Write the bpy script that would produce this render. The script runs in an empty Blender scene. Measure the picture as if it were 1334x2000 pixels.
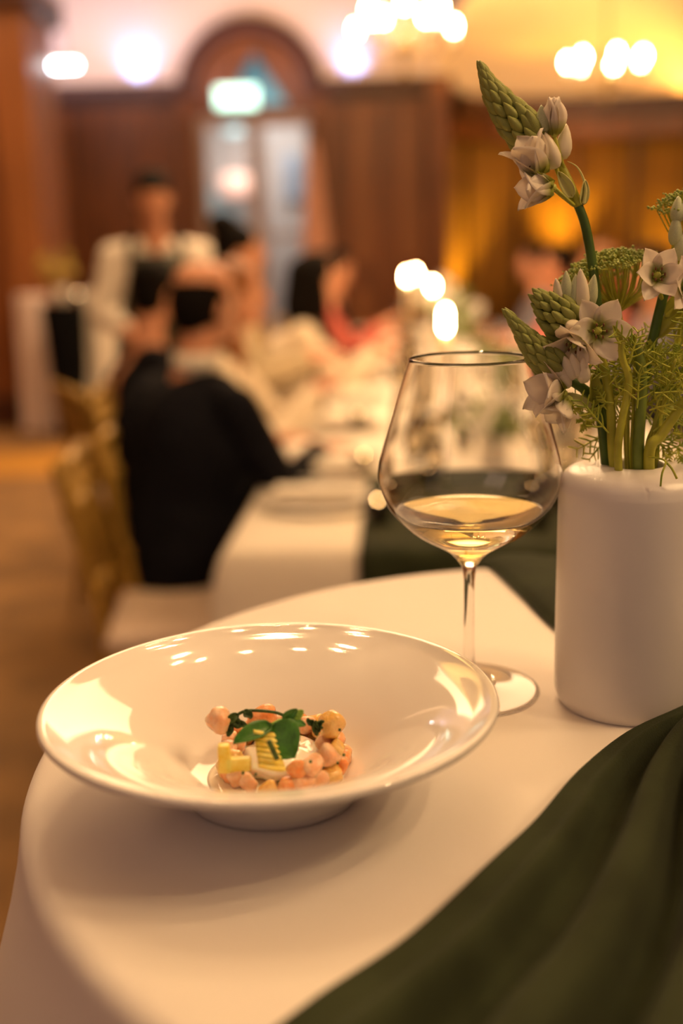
import bpy, bmesh, math, random
from math import sin, cos, pi, radians as R, sqrt, atan2
from mathutils import Vector as V, Matrix as M, Euler
random.seed(7)
S = bpy.context.scene
COL = S.collection

# ------------------------------------------------------------------ camera
FPX, PITCH, ROLL, CAMH = 2130.0, R(13.8), R(1.5), 1.40
cd = bpy.data.cameras.new('camera'); cam = bpy.data.objects.new('camera', cd); COL.objects.link(cam)
cd.sensor_fit = 'VERTICAL'; cd.sensor_height = 36; cd.lens = 36 * FPX / 2000
cd.clip_start = 0.02; cd.clip_end = 60
cam.matrix_world = M.Translation((0, 0, CAMH)) @ M.Rotation(pi / 2 - PITCH, 4, 'X') @ M.Rotation(-ROLL, 4, 'Z')
cd.dof.use_dof = True; cd.dof.focus_distance = 0.65; cd.dof.aperture_fstop = 2.45
S.camera = cam
# ------------------------------------------------------------------ world, exposure
w = bpy.data.worlds.new('world'); S.world = w; w.use_nodes = True
w.node_tree.nodes['Background'].inputs[0].default_value = (0.62, 0.40, 0.32, 1)
w.node_tree.nodes['Background'].inputs[1].default_value = 0.30
S.view_settings.view_transform = 'Standard'; S.view_settings.look = 'None'
S.view_settings.gamma = 1; S.view_settings.use_curve_mapping = False
S.view_settings.exposure = 0.0
S.cycles.use_denoising = True; S.cycles.sample_clamp_indirect = 6; S.cycles.max_bounces = 12
S.cycles.transmission_bounces = 10; S.cycles.transparent_max_bounces = 16
S.cycles.blur_glossy = 0.3

def area(name, loc, target, size, power, col, sy=None):
    l = bpy.data.lights.new(name, 'AREA'); l.energy = power; l.color = col; l.size = size
    if sy: l.shape = 'RECTANGLE'; l.size_y = sy
    o = bpy.data.objects.new(name, l); COL.objects.link(o); o.location = loc
    o.rotation_euler = (V(target) - V(loc)).to_track_quat('-Z', 'Y').to_euler(); return o
def spot(name, loc, target, power, col, ang, blend=.6, rad=.05):
    l = bpy.data.lights.new(name, 'SPOT'); l.energy = power; l.color = col; l.spot_size = R(ang); l.spot_blend = blend; l.shadow_soft_size = rad
    o = bpy.data.objects.new(name, l); COL.objects.link(o); o.location = loc
    o.rotation_euler = (V(target) - V(loc)).to_track_quat('-Z', 'Y').to_euler(); return o
WARM = (1, .60, .27); AXC = -.815
BULB_NEAR = 800.0
# uplights standing on the wood cornice, cool ones on the left wall
for x in (-3.12, -1.97, .23):
    spot('uplight', (x, 11.88, 3.06), (x + .01, 11.975, 3.5), 34, (.26, .42, 1), 130, 1, .04)
area('plaster_wash', (-2.2, 11.2, 3.1), (-2.2, 12, 4.2), 4.5, 34, (1, .70, .72), .2)  # pinkish strip lamp added to brighten the left plaster
# warm cove light on top of the right bay's cornice
area('plaster_wash', (2.2, 11.6, 3.0), (2.0, 11.9, 4.2), 4.6, 46, (1, .42, .07), .25)
area('plaster_wash', (1.7, 11.4, 3.05), (1.7, 11.2, 4.2), 1.0, 3, (1, .58, .26), .25)
# wall washers in the bay
for x, y, z, p in ((2.62, 12.62, .9, 16), (1.42, 12.35, .6, 8), (3.75, 12.4, .6, 6)):
    spot('wall_washer', (x, y, z), (x + .02, y + .42, z + .95), p * 15, (1, .58, .06), 60, 1, .05)
# general ceiling glow over the long table and the hall
area('hall_light', (.4, 6.0, 3.7), (.3, 5.0, 0), 3.0, 230, (1, .64, .33))
area('hall_light', (-2.6, 7.5, 3.7), (-2.6, 8.5, 0), 2.0, 34, (1, .55, .26))
spot('fanlight_fill', (AXC + .05, 13.2, 2.9), (AXC + .02, 14.0, 3.65), 40, (.40, .78, 1), 120, 1, .08)  # teal lamp added in the corridor to brighten the fanlight window
area('corridor_light', (-.8, 13.2, 2.9), (-.8, 14.2, 1.2), 1.2, 42, (1, .86, .74))
area('room_fill', (-2.0, -1.2, 3.2), (0.1, .7, 1.1), 1.6, 9, (1, .62, .46))  # unseen fill lamp added behind the camera

# ------------------------------------------------------------------ helpers
def ray(px, py):
    u, v = px - 667, -(py - 1000); c, s = cos(ROLL), sin(ROLL)
    u, v = u * c + v * s, -u * s + v * c
    return V((u / FPX, cos(PITCH) + sin(PITCH) * v / FPX, -sin(PITCH) + cos(PITCH) * v / FPX))
def at(px, py, y):
    d = ray(px, py); d = d * (y / d.y); return V((d.x, d.y, d.z + CAMH))
def onz(px, py, z):
    d = ray(px, py); d = d * ((z - CAMH) / d.z); return V((d.x, d.y, z))

MATS = {}
def mat(name, col, rough=.6, metal=0, trans=0, ior=1.45, bump=0, bscale=60, var=.0, vscale=8, emit=None, estr=0, sheen=0, sss=0, col2=None, coat=0, alpha=1, stretch=None, spec=None):
    if name in MATS: return MATS[name]
    m = bpy.data.materials.new(name); m.use_nodes = True; nt = m.node_tree; b = nt.nodes['Principled BSDF']
    I = b.inputs
    I['Base Color'].default_value = (*col, 1); I['Roughness'].default_value = rough; I['Metallic'].default_value = metal
    I['Transmission Weight'].default_value = trans; I['IOR'].default_value = ior
    if spec is not None: I['Specular IOR Level'].default_value = spec
    if sheen: I['Sheen Weight'].default_value = sheen
    if coat: I['Coat Weight'].default_value = coat
    if sss: I['Subsurface Weight'].default_value = sss; I['Subsurface Scale'].default_value = .004
    if alpha < 1: I['Alpha'].default_value = alpha
    tc = nt.nodes.new('ShaderNodeTexCoord'); vec = tc.outputs['Object']
    if stretch:
        mp = nt.nodes.new('ShaderNodeMapping'); mp.inputs['Scale'].default_value = stretch
        nt.links.new(vec, mp.inputs[0]); vec = mp.outputs[0]
    if var or col2:
        n = nt.nodes.new('ShaderNodeTexNoise'); n.inputs['Scale'].default_value = vscale; n.inputs['Detail'].default_value = 3
        nt.links.new(vec, n.inputs['Vector'])
        r = nt.nodes.new('ShaderNodeValToRGB'); r.color_ramp.elements[0].position = .35; r.color_ramp.elements[1].position = .65
        c2 = col2 or tuple(min(1, c * (1 - var)) for c in col)
        r.color_ramp.elements[0].color = (*col, 1); r.color_ramp.elements[1].color = (*c2, 1)
        nt.links.new(n.outputs[0], r.inputs[0]); nt.links.new(r.outputs[0], I['Base Color'])
    if bump:
        n = nt.nodes.new('ShaderNodeTexNoise'); n.inputs['Scale'].default_value = bscale; n.inputs['Detail'].default_value = 3
        nt.links.new(vec, n.inputs['Vector'])
        bn = nt.nodes.new('ShaderNodeBump'); bn.inputs['Strength'].default_value = bump; bn.inputs['Distance'].default_value = .002
        nt.links.new(n.outputs[0], bn.inputs['Height']); nt.links.new(bn.outputs[0], I['Normal'])
    if emit: I['Emission Color'].default_value = (*emit, 1); I['Emission Strength'].default_value = estr
    MATS[name] = m; return m

WM = {}
def tag(o, label=None, cat=None, group=None, kind=None):
    if label: o['label'] = label
    if cat: o['category'] = cat
    if group: o['group'] = group
    if kind: o['kind'] = kind
    return o
def attach(o, parent):
    o.parent = parent; o.matrix_parent_inverse = WM[parent].inverted()
def obj(name, bm, m, parent=None, smooth=True, label=None, cat=None, group=None, kind=None, sub=0, base=False):
    """link a bmesh built in world coordinates as ONE object, origin at its centre"""
    me = bpy.data.meshes.new(name)
    if len(bm.verts):
        lo = V([min(v.co[i] for v in bm.verts) for i in range(3)]); hi = V([max(v.co[i] for v in bm.verts) for i in range(3)])
        c = (lo + hi) / 2
        if base: c.z = lo.z
        for v in bm.verts: v.co -= c
    else: c = V()
    bm.to_mesh(me); bm.free()
    if smooth: me.polygons.foreach_set('use_smooth', [True] * len(me.polygons))
    me.materials.append(m)
    o = bpy.data.objects.new(name, me); COL.objects.link(o); o.location = c; WM[o] = M.Translation(c)
    if parent: attach(o, parent)
    if sub:
        s = o.modifiers.new('s', 'SUBSURF'); s.levels = s.render_levels = sub
    return tag(o, label, cat, group, kind)
def inst(name, me, mw, parent=None, **k):
    o = bpy.data.objects.new(name, me); COL.objects.link(o); o.matrix_basis = mw; WM[o] = mw.copy()
    if parent: attach(o, parent)
    return tag(o, **k)
def empty(name, loc, label, cat, group=None, rz=0):
    o = bpy.data.objects.new(name, None); COL.objects.link(o); o.location = loc; o.rotation_euler = (0, 0, rz); o.empty_display_size = .05
    WM[o] = M.Translation(loc) @ M.Rotation(rz, 4, 'Z'); return tag(o, label, cat, group)
def copy_tree(o, parent=None):
    c = o.copy(); COL.objects.link(c)
    if parent: c.parent = parent
    for ch in list(o.children): copy_tree(ch, c)
    return c
def place(src, loc, rz=0, label=None, group=None, first=False, scale=1):
    o = src if first else copy_tree(src)
    o.location = loc; o.rotation_euler = (0, 0, rz); o.scale = (scale,) * 3
    if label: o['label'] = label
    if group: o['group'] = group
    return o
BM = bmesh.new
def box(bm, lo, hi, rot=None):
    c = (V(lo) + V(hi)) / 2; d = V(hi) - V(lo)
    mt = M.Translation(c) @ (rot or M.Identity(4)) @ M.Diagonal((*d, 1))
    bmesh.ops.create_cube(bm, size=1, matrix=mt); return bm
def bevel(bm, w, seg=2):
    bmesh.ops.bevel(bm, geom=bm.edges[:], offset=w, segments=seg, affect='EDGES', profile=.6); return bm
def lathe(bm, prof, c=(0, 0, 0), seg=48, sx=1, sy=1, rotm=None):
    rings = []; c = V(c); rotm = rotm or M.Identity(3)
    for r, z in prof:
        if r < 1e-6: rings.append([bm.verts.new(c + rotm @ V((0, 0, z)))])
        else: rings.append([bm.verts.new(c + rotm @ V((r * cos(2 * pi * i / seg) * sx, r * sin(2 * pi * i / seg) * sy, z))) for i in range(seg)])
    for a, b in zip(rings, rings[1:]):
        for i in range(seg):
            j = (i + 1) % seg
            if len(a) == 1 and len(b) == 1: continue
            if len(a) == 1: bm.faces.new((a[0], b[i], b[j]))
            elif len(b) == 1: bm.faces.new((a[i], b[0], a[j]))
            else: bm.faces.new((a[i], b[i], b[j], a[j]))
    bmesh.ops.recalc_face_normals(bm, faces=bm.faces[:]); return bm
def tube(bm, pts, rad, seg=8, cap=True):
    pts = [V(p) for p in pts]; n = len(pts)
    rr = rad if isinstance(rad, (list, tuple)) else [rad] * n
    up = V((.13, .2, 1)).normalized(); rings = []; prev = None
    for i, p in enumerate(pts):
        t = (pts[min(i + 1, n - 1)] - pts[max(i - 1, 0)]).normalized()
        if prev is None:
            a = t.cross(up if abs(t.dot(up)) < .95 else V((1, 0, 0))).normalized()
        else: a = (prev - t * prev.dot(t)).normalized()
        prev = a; b = t.cross(a)
        rings.append([bm.verts.new(p + (a * cos(2 * pi * k / seg) + b * sin(2 * pi * k / seg)) * rr[i]) for k in range(seg)])
    for A, B in zip(rings, rings[1:]):
        for k in range(seg): bm.faces.new((A[k], A[(k + 1) % seg], B[(k + 1) % seg], B[k]))
    if cap and seg > 2: bm.faces.new(rings[0][::-1]); bm.faces.new(rings[-1])
    return bm
def smoothpath(pts, n=4):
    P = [V(p) for p in pts]; out = []
    for i in range(len(P) - 1):
        p0, p1, p2, p3 = P[max(i - 1, 0)], P[i], P[i + 1], P[min(i + 2, len(P) - 1)]
        for k in range(n):
            t = k / n
            out.append(.5 * ((2 * p1) + (p2 - p0) * t + (2 * p0 - 5 * p1 + 4 * p2 - p3) * t * t + (3 * p1 - p0 - 3 * p2 + p3) * t ** 3))
    out.append(P[-1]); return out
def ell(bm, c, r, rot=None, u=14, v=10):
    mt = M.Translation(c) @ (rot.to_4x4() if rot else M.Identity(4)) @ M.Diagonal((*r, 1))
    bmesh.ops.create_uvsphere(bm, u_segments=u, v_segments=v, radius=1, matrix=mt); return bm
def capsule(bm, a, b, ra, rb, seg=12):
    a, b = V(a), V(b); d = (b - a); L = d.length or 1e-6; t = d / L
    pts = []; rr = []
    for k in range(4): th = pi / 2 * k / 4; pts.append(a - t * ra * cos(th)); rr.append(max(ra * sin(th), ra * .08))
    pts += [a, b]; rr += [ra, rb]
    for k in range(3, -1, -1): th = pi / 2 * k / 4; pts.append(b + t * rb * cos(th)); rr.append(max(rb * sin(th), rb * .08))
    return tube(bm, pts, rr, seg)
def chain(bm, pts, rr, seg=12):
    for i in range(len(pts) - 1): capsule(bm, pts[i], pts[i + 1], rr[i], rr[i + 1], seg)
def zalign(d):
    return V(d).normalized().to_track_quat('Z', 'Y').to_matrix()

# ------------------------------------------------------------------ materials
m_cloth = mat('white_linen', (.82, .77, .73), .95, bump=.12, bscale=1400, spec=.15)
m_linen2 = mat('linen_far', (.82, .76, .66), .85, bump=.1, bscale=300)
m_velvet = mat('green_velvet', (.036, .045, .022), .9, bump=.3, bscale=900, sheen=.04, var=.35, vscale=18, spec=.1)
m_china = mat('white_china', (.78, .745, .71), .06, spec=.55, coat=.25)
m_vase = mat('white_ceramic', (.74, .70, .68), .28, bump=.04, bscale=250)
m_glass = mat('clear_glass', (1, 1, 1), .0, trans=1, ior=1.45)
m_wine = mat('white_wine', (1, .86, .40), .0, trans=1, ior=1.34)
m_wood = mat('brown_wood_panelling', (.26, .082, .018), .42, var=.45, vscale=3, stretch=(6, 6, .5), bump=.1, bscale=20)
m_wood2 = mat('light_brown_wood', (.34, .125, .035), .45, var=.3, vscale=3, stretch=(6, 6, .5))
m_dwood = mat('dark_wood_cornice', (.075, .020, .006), .45, var=.3, vscale=4)
m_plaster = mat('cream_plaster', (.80, .70, .60), .9, var=.06, vscale=2)
m_carpet = mat('brown_gold_carpet', (.20, .115, .05), .95, col2=(.32, .18, .07), vscale=3.2, bump=.5, bscale=80)
m_band = mat('gold_carpet_border', (.60, .30, .05), .9, var=.2, vscale=5)
m_gold = mat('gold_painted_wood', (.42, .25, .05), .35, metal=.35, var=.2, vscale=12)
m_brass = mat('aged_brass', (.50, .32, .12), .3, metal=.9, var=.2, vscale=10)
m_cush = mat('cream_cushion', (.74, .60, .50), .8, var=.08, vscale=12)
m_drape = mat('gold_drape', (.50, .25, .035), .7, var=.4, vscale=2, stretch=(8, 8, .3))
m_black = mat('black_cloth', (.006, .006, .007), .95, var=.2, spec=.05)
m_suit = mat('navy_black_suit', (.008, .008, .012), .9, var=.3, vscale=10, spec=.1)
m_skin = mat('skin', (.62, .28, .16), .5, sss=.05, var=.08)
m_hair = mat('black_hair', (.006, .004, .003), .8, spec=.1, var=.3, vscale=40)
m_auburn = mat('auburn_hair', (.26, .085, .014), .5, var=.3, vscale=40)
m_shirt = mat('white_shirt', (.80, .72, .62), .8, var=.06)
m_flame = mat('candle_flame', (1, .8, .4), emit=(1, .62, .25), estr=420)
m_tea = mat('tea_flame', (1, .7, .3), emit=(1, .55, .20), estr=70)
m_bulb = mat('chandelier_bulb', (1, .9, .7), emit=(1, .70, .36), estr=190)
m_bulbn = mat('chandelier_bulb_near', (1, .9, .7), emit=(1, .64, .30), estr=BULB_NEAR)
m_wax = mat('candle_wax', (.85, .75, .55), .5, sss=.2)

# ------------------------------------------------------------------ THE SETTING
def struct(name, bm, m, parent=None, smooth=False):
    return obj(name, bm, m, parent, smooth, kind=None if parent else 'structure')
struct('floor', box(BM(), (-6.5, -2.5, -.05), (6.5, 15.5, 0)), m_carpet)
struct('trim_1', box(BM(), (-6.0, 6.9, 0), (-.9, 7.8, .006)), m_band)
YW = 12.0
AX, AR, AZ = -.815, .74, 2.90
wb = struct('wall_back', box(BM(), (-6.0, YW, 0), (AX - AR, YW + .2, 3.05)), m_wood)
struct('wall_section', box(BM(), (AX + AR, YW, 0), (1.15, YW + .2, 3.05)), m_wood, wb)
bm = BM(); prof = [(-6.0, 3.05), (AX - AR + .01, 3.05)]
for k in range(25):
    a = pi - pi * k / 24; x, z = AX + AR * cos(a), AZ + AR * sin(a)
    if z > 3.05: prof.append((x, z))
prof += [(AX + AR - .01, 3.05), (1.15, 3.05), (1.15, 5.2), (-6.0, 5.2)]
f = bm.faces.new([bm.verts.new((x, YW, z)) for x, z in prof]); e = bmesh.ops.extrude_face_region(bm, geom=[f])
bmesh.ops.translate(bm, verts=[v for v in e['geom'] if isinstance(v, bmesh.types.BMVert)], vec=(0, .2, 0)); bmesh.ops.recalc_face_normals(bm, faces=bm.faces[:])
struct('plaster_lunette', bm, m_plaster, wb)
# raised wood panels and stiles on the back wall
for x0, x1 in [(-5.6, -4.7), (-4.5, -3.6), (-3.4, -2.75), (-2.6, -1.85), (.12, .48), (.6, 1.0)]:
    for z0, z1 in ((.25, 1.0), (1.12, 2.85)):
        fr = obj('panel', bevel(box(BM(), (x0, YW - .035, z0), (x1, YW + .01, z1)), .012, 1), m_wood, wb, False)
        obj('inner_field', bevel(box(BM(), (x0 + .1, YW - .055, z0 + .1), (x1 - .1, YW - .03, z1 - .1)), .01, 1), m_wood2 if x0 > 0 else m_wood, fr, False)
for k in range(1, 2): struct('baseboard_back', box(BM(), (-6.0, YW - .05, 0), (AX - AR, YW - .002, .2)), m_dwood)
# cornice of the back wall
bm = BM()
for x0, x1 in ((-6.0, AX - AR - .04), (AX + AR + .04, 1.25)):
    box(bm, (x0, YW - .16, 2.93), (x1, YW + .0, 3.05)); box(bm, (x0, YW - .09, 2.84), (x1, YW, 2.93))
struct('trim_2', bm, m_dwood)
# arched surround
d1 = empty('door_1', (AX, YW, 0), None, None); d1['kind'] = 'structure'
def archring(r0, r1, y0, y1, seg=28):
    bm = BM(); rings = []
    for k in range(seg + 1):
        a = pi * k / seg
        rings.append([bm.verts.new((AX + r * cos(a), y, AZ + r * sin(a))) for r, y in ((r0, y0), (r1, y0), (r1, y1), (r0, y1))])
    for a, b in zip(rings, rings[1:]):
        for i in range(4): bm.faces.new((a[i], a[(i + 1) % 4], b[(i + 1) % 4], b[i]))
    bmesh.ops.recalc_face_normals(bm, faces=bm.faces[:]); return bm
obj('arch_moulding', archring(.60, .76, YW - .12, YW + .25), m_dwood, d1)
for s in (-1, 1):
    obj('jamb', bevel(box(BM(), (AX + s * .68 - .08, YW - .12, 0), (AX + s * .68 + .08, YW + .25, AZ)), .015, 1), m_wood, d1, False)
# tympanum: half disc with a triangular window
bm = BM(); TR = [(AX - .30, 2.84), (AX + .36, 2.84), (AX + .03, 3.36)]
ov = [bm.verts.new((AX + .61 * cos(pi * k / 24), YW + .1, 2.78 + (.12 + .60 * sin(pi * k / 24)) * 1.0)) for k in range(25)]
ov += [bm.verts.new((AX - .61, YW + .1, 2.74)), bm.verts.new((AX + .61, YW + .1, 2.74))]
tv = [bm.verts.new((x, YW + .1, z)) for x, z in TR]
es = [bm.edges.new((ov[i], ov[(i + 1) % len(ov)])) for i in range(len(ov))] + [bm.edges.new((tv[i], tv[(i + 1) % 3])) for i in range(3)]
bmesh.ops.triangle_fill(bm, edges=es, use_beauty=True)
g = bmesh.ops.extrude_face_region(bm, geom=bm.faces[:]); bmesh.ops.translate(bm, verts=[v for v in g['geom'] if isinstance(v, bmesh.types.BMVert)], vec=(0, .05, 0))
bmesh.ops.recalc_face_normals(bm, faces=bm.faces[:])
obj('fanlight_board', bm, m_wood, d1, False)
bm = BM(); f = bm.faces.new([bm.verts.new((x, YW + .12, z)) for x, z in TR]); g = bmesh.ops.extrude_face_region(bm, geom=[f]); bmesh.ops.translate(bm, verts=[v for v in g['geom'] if isinstance(v, bmesh.types.BMVert)], vec=(0, .006, 0))
obj('fanlight_pane', bm, mat('teal_glass', (.35, .75, .85), .1, trans=1, ior=1.02), d1, False)
m_pane = mat('window_pane', (.9, .95, 1), .05, trans=1, ior=1.02)
for s in (-1, 1):
    x0, x1 = (AX - .60, AX - .005) if s < 0 else (AX + .005, AX + .60)
    lf = BM()
    for a in ((x0, .0, x0 + .09, 2.74), (x1 - .06, 0, x1, 2.74), (x0 + .09, 0, x1 - .06, .45), (x0 + .09, 2.62, x1 - .06, 2.74), (x0 + .09, 1.48, x1 - .06, 1.53)):
        box(lf, (a[0], YW + .08, a[1]), (a[2], YW + .13, a[3]))
    leaf = obj('door_leaf', lf, mat('painted_door', (.50, .38, .32), .5, var=.1), d1, False)
    obj('pane', box(BM(), (x0 + .09, YW + .10, .45), (x1 - .06, YW + .106, 2.62)), m_pane, leaf, False)
    obj('door_handle', tube(BM(), [(s * .06 + AX, YW + .07, .95), (s * .06 + AX, YW + .03, .98), (s * .06 + AX, YW + .03, 1.2), (s * .06 + AX, YW + .07, 1.23)], .011), m_brass, leaf)
# corridor beyond the door
cor = struct('wall_corridor', box(BM(), (-3.0, 14.4, 0), (1.05, 14.5, 4.2)), mat('grey_beige_paint', (.50, .45, .43), .8, var=.12, vscale=1.5))
struct('corridor_side', box(BM(), (-3.05, YW + .2, 0), (-2.95, 14.4, 4.2)), m_plaster, cor)
struct('corridor_side', box(BM(), (.95, YW + .2, 0), (1.05, 14.4, 4.2)), m_plaster, cor)
struct('corridor_ceiling', box(BM(), (-3.05, YW + .2, 3.7), (1.05, 14.5, 3.8)), m_plaster, cor)
c = at(460, 362, 14.2)
t = empty('wall_sconce', c, 'pinkish glowing shade seen through the arched door glass', 'lamp')
obj('shade', lathe(BM(), [(.10, -.13), (.18, -.11), (.20, .10), (.12, .14), (0, .14)], c, 24), mat('pink_shade', (.9, .6, .5), .6, emit=(1, .55, .40), estr=.95), t)
obj('bracket', tube(BM(), [c + V((0, 0, -.14)), c + V((0, .05, -.22)), c + V((0, .2, -.22))], .015), m_brass, t)
c = at(455, 250, 13.9)
t = empty('ceiling_lantern', c, 'small teal glowing lantern hanging behind the door glass', 'lamp')
obj('lantern', lathe(BM(), [(0, -.09), (.09, -.07), (.12, 0), (.09, .07), (0, .09)], c, 16), mat('teal_lantern', (.5, .8, .85), .5, emit=(.35, .62, .68), estr=.6), t)
obj('chain', tube(BM(), [c + V((0, 0, .09)), V((c.x, c.y, 3.70))], .006), m_brass, t)
c = at(570, 345, 14.3); obj('framed_picture', bevel(box(BM(), c - V((.10, .03, .28)), c + V((.10, .07, .28))), .01), mat('picture_blue', (.30, .36, .46), .4, var=.4, vscale=5), None, False, 'dull blue picture behind the right door leaf', 'picture')
c = at(440, 395, 14.25); obj('framed_picture', bevel(box(BM(), c - V((.2, .05, .18)), c + V((.2, .12, .18))), .01), mat('picture_teal', (.42, .55, .60), .4, var=.3, vscale=5), None, False, 'pale teal picture below the glowing pink shade', 'picture')
# exit sign: a lit pale green box with the running person arrow left plain
c = at(462, 190, YW - .25)
t = empty('exit_sign', c, 'bright greenish white exit sign above the arched door', 'sign')
obj('housing', bevel(box(BM(), c - V((.22, .0, .11)), c + V((.22, .05, .11))), .01), mat('sign_housing', (.6, .65, .6), .5), t, False)
obj('lit_face', box(BM(), c - V((.20, .012, .095)), c + V((.20, -.001, .095))), mat('sign_green', (.7, 1, .85), emit=(.55, 1, .82), estr=3.2), t, False)
obj('hanger', tube(BM(), [c + V((0, .03, .10)), c + V((0, .25, .35))], .012), m_brass, t)
# LED batten
c = at(95, 129, 10.0)
t = empty('ceiling_strip_light', c, 'bright white horizontal strip light at the upper left', 'lamp')
obj('diffuser', bevel(box(BM(), c - V((.24, .03, .014)), c + V((.24, .03, .014))), .01), mat('led', (1, 1, 1), emit=(.92, .95, 1), estr=45), t)
obj('backplate', bevel(box(BM(), c + V((-.27, -.05, .022)), c + V((.27, .05, .05))), .006), m_plaster, t)
obj('suspension_rod', tube(BM(), [c + V((-.15, 0, .05)), V((c.x - .15, c.y, 4.6))], .006), m_brass, t)
obj('suspension_rod', tube(BM(), [c + V((.15, 0, .05)), V((c.x + .15, c.y, 4.6))], .006), m_brass, t)
# left pier, side walls, ceiling
pl = struct('wall_left', box(BM(), (-6.2, -2.5, 0), (-6.0, YW + .2, 4.8)), m_wood)
p0 = at(92, 600, 9.0)
pr = struct('trim_3', box(BM(), (-4.2, 9.0, 0), (p0.x - .26, 9.8, 4.6)), m_wood)
obj('pilaster_strip', bevel(box(BM(), (p0.x - .26, 8.93, 0), (p0.x + .03, 9.8, 4.6)), .02), m_wood2, pr, False)
obj('capital', bevel(box(BM(), (-4.3, 8.8, 3.20), (p0.x + .12, 9.9, 3.42)), .03), m_dwood, pr, False)
obj('plinth', bevel(box(BM(), (-4.3, 8.9, 0), (p0.x + .06, 9.9, .25)), .02), m_dwood, pr, False)
struct('wall_right', box(BM(), (6.0, -2.5, 0), (6.2, YW + 1.5, 4.8)), m_wood)
# right bay: arc wall of drapes, cornice, cove
bay = [(1.15, 12.0), (1.22, 12.5), (1.7, 12.95), (2.4, 13.1), (3.2, 13.0), (4.0, 12.75), (4.8, 12.3), (5.4, 11.6), (6.0, 10.8)]
bp = [p.xy for p in smoothpath([(x, y, 0) for x, y in bay], 6)]
def strip(z0, z1, off0, off1, close=None):
    bm = BM(); A = []
    for i, p in enumerate(bp):
        t_ = (bp[min(i + 1, len(bp) - 1)] - bp[max(i - 1, 0)]).normalized(); n = V((t_.y, -t_.x))
        A.append([bm.verts.new((*(p + n * o), z)) for o, z in ((off0, z0), (off1, z0), (off1, z1), (off0, z1))])
    for a, b in zip(A, A[1:]):
        for i in range(4): bm.faces.new((a[i], a[(i + 1) % 4], b[(i + 1) % 4], b[i]))
    bmesh.ops.recalc_face_normals(bm, faces=bm.faces[:]); return bm
struct('wall_bay', strip(0, 3.0, -.25, -.12), m_dwood)
struct('trim_4', strip(2.72, 2.93, -.10, .20), m_dwood)
struct('trim_5', strip(2.50, 2.72, -.10, .10), m_wood)
struct('baseboard_bay', strip(0, .3, -.10, .06), m_dwood)
# pleated drapes, one object per curtain drop
acc = [0]
for a, b in zip(bp, bp[1:]): acc.append(acc[-1] + (b - a).length)
def onbay(s):
    for i in range(len(bp) - 1):
        if s <= acc[i + 1]:
            f_ = (s - acc[i]) / (acc[i + 1] - acc[i]); t_ = (bp[i + 1] - bp[i]).normalized(); return bp[i].lerp(bp[i + 1], f_), V((t_.y, -t_.x))
    return bp[-1], V((-1, 0))
s = .35; k = 0; LB = ['leftmost gold drape drop next to the wood panelling', 'second gold pleated drape drop from the left', 'third gold pleated drape drop, brightly lit', 'fourth gold pleated drape drop from the left', 'fifth gold pleated drape drop, behind the upright bud spike', 'sixth gold pleated drape drop from the left', 'seventh gold pleated drape drop toward the right edge', 'eighth gold pleated drape drop at the right edge']
while s < acc[-1] - .5 and k < 8:
    bm = BM(); L = .58; rows = []
    for i in range(41):
        u = s + L * i / 40; p, n = onbay(u); ph = 2 * pi * i / 40 * 5
        rows.append([bm.verts.new((*(p + n * (.0 + (.035 + .01 * (1 - z / 2.5)) * sin(ph) - .03)), z)) for z in (.31, 1.0, 1.8, 2.49)])
    for a, b in zip(rows, rows[1:]):
        for i in range(3): bm.faces.new((a[i], b[i], b[i + 1], a[i + 1]))
    o = obj('drape', bm, m_drape, None, True, LB[k], 'curtain', 'gold drapes in the bay'); md = o.modifiers.new('t', 'SOLIDIFY'); md.thickness = .006
    s += .66; k += 1
# cove and ceiling (right dome); flat ceiling over the hall
bm = BM(); prof = [(0.0, 2.93), (.02, 3.1), (.12, 3.3), (.4, 3.55), (.9, 3.8), (1.6, 4.0), (2.6, 4.15), (4.0, 4.25)]
A = []
for i, p in enumerate(bp):
    t_ = (bp[min(i + 1, len(bp) - 1)] - bp[max(i - 1, 0)]).normalized(); n = V((t_.y, -t_.x)); cc = V((3.2, 8.0))
    row = []
    for o_, z in prof:
        d = (cc - p).normalized(); q = p + (d * o_) - n * .1
        row.append(bm.verts.new((q.x, q.y, z)))
    A.append(row)
for a, b in zip(A, A[1:]):
    for i in range(len(prof) - 1): bm.faces.new((a[i], a[i + 1], b[i + 1], b[i]))
o = struct('ceiling_cove', bm, m_plaster, None, True); md = o.modifiers.new('t', 'SOLIDIFY'); md.thickness = .05; md.offset = 0
struct('ceiling', box(BM(), (-6.2, -2.5, 4.6), (6.2, 13.6, 4.7)), m_plaster)
# return of the back wall beside the bay
struct('trim_6', box(BM(), (1.0, YW - .22, 0), (1.2, YW + .5, 3.0)), m_wood)

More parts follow.
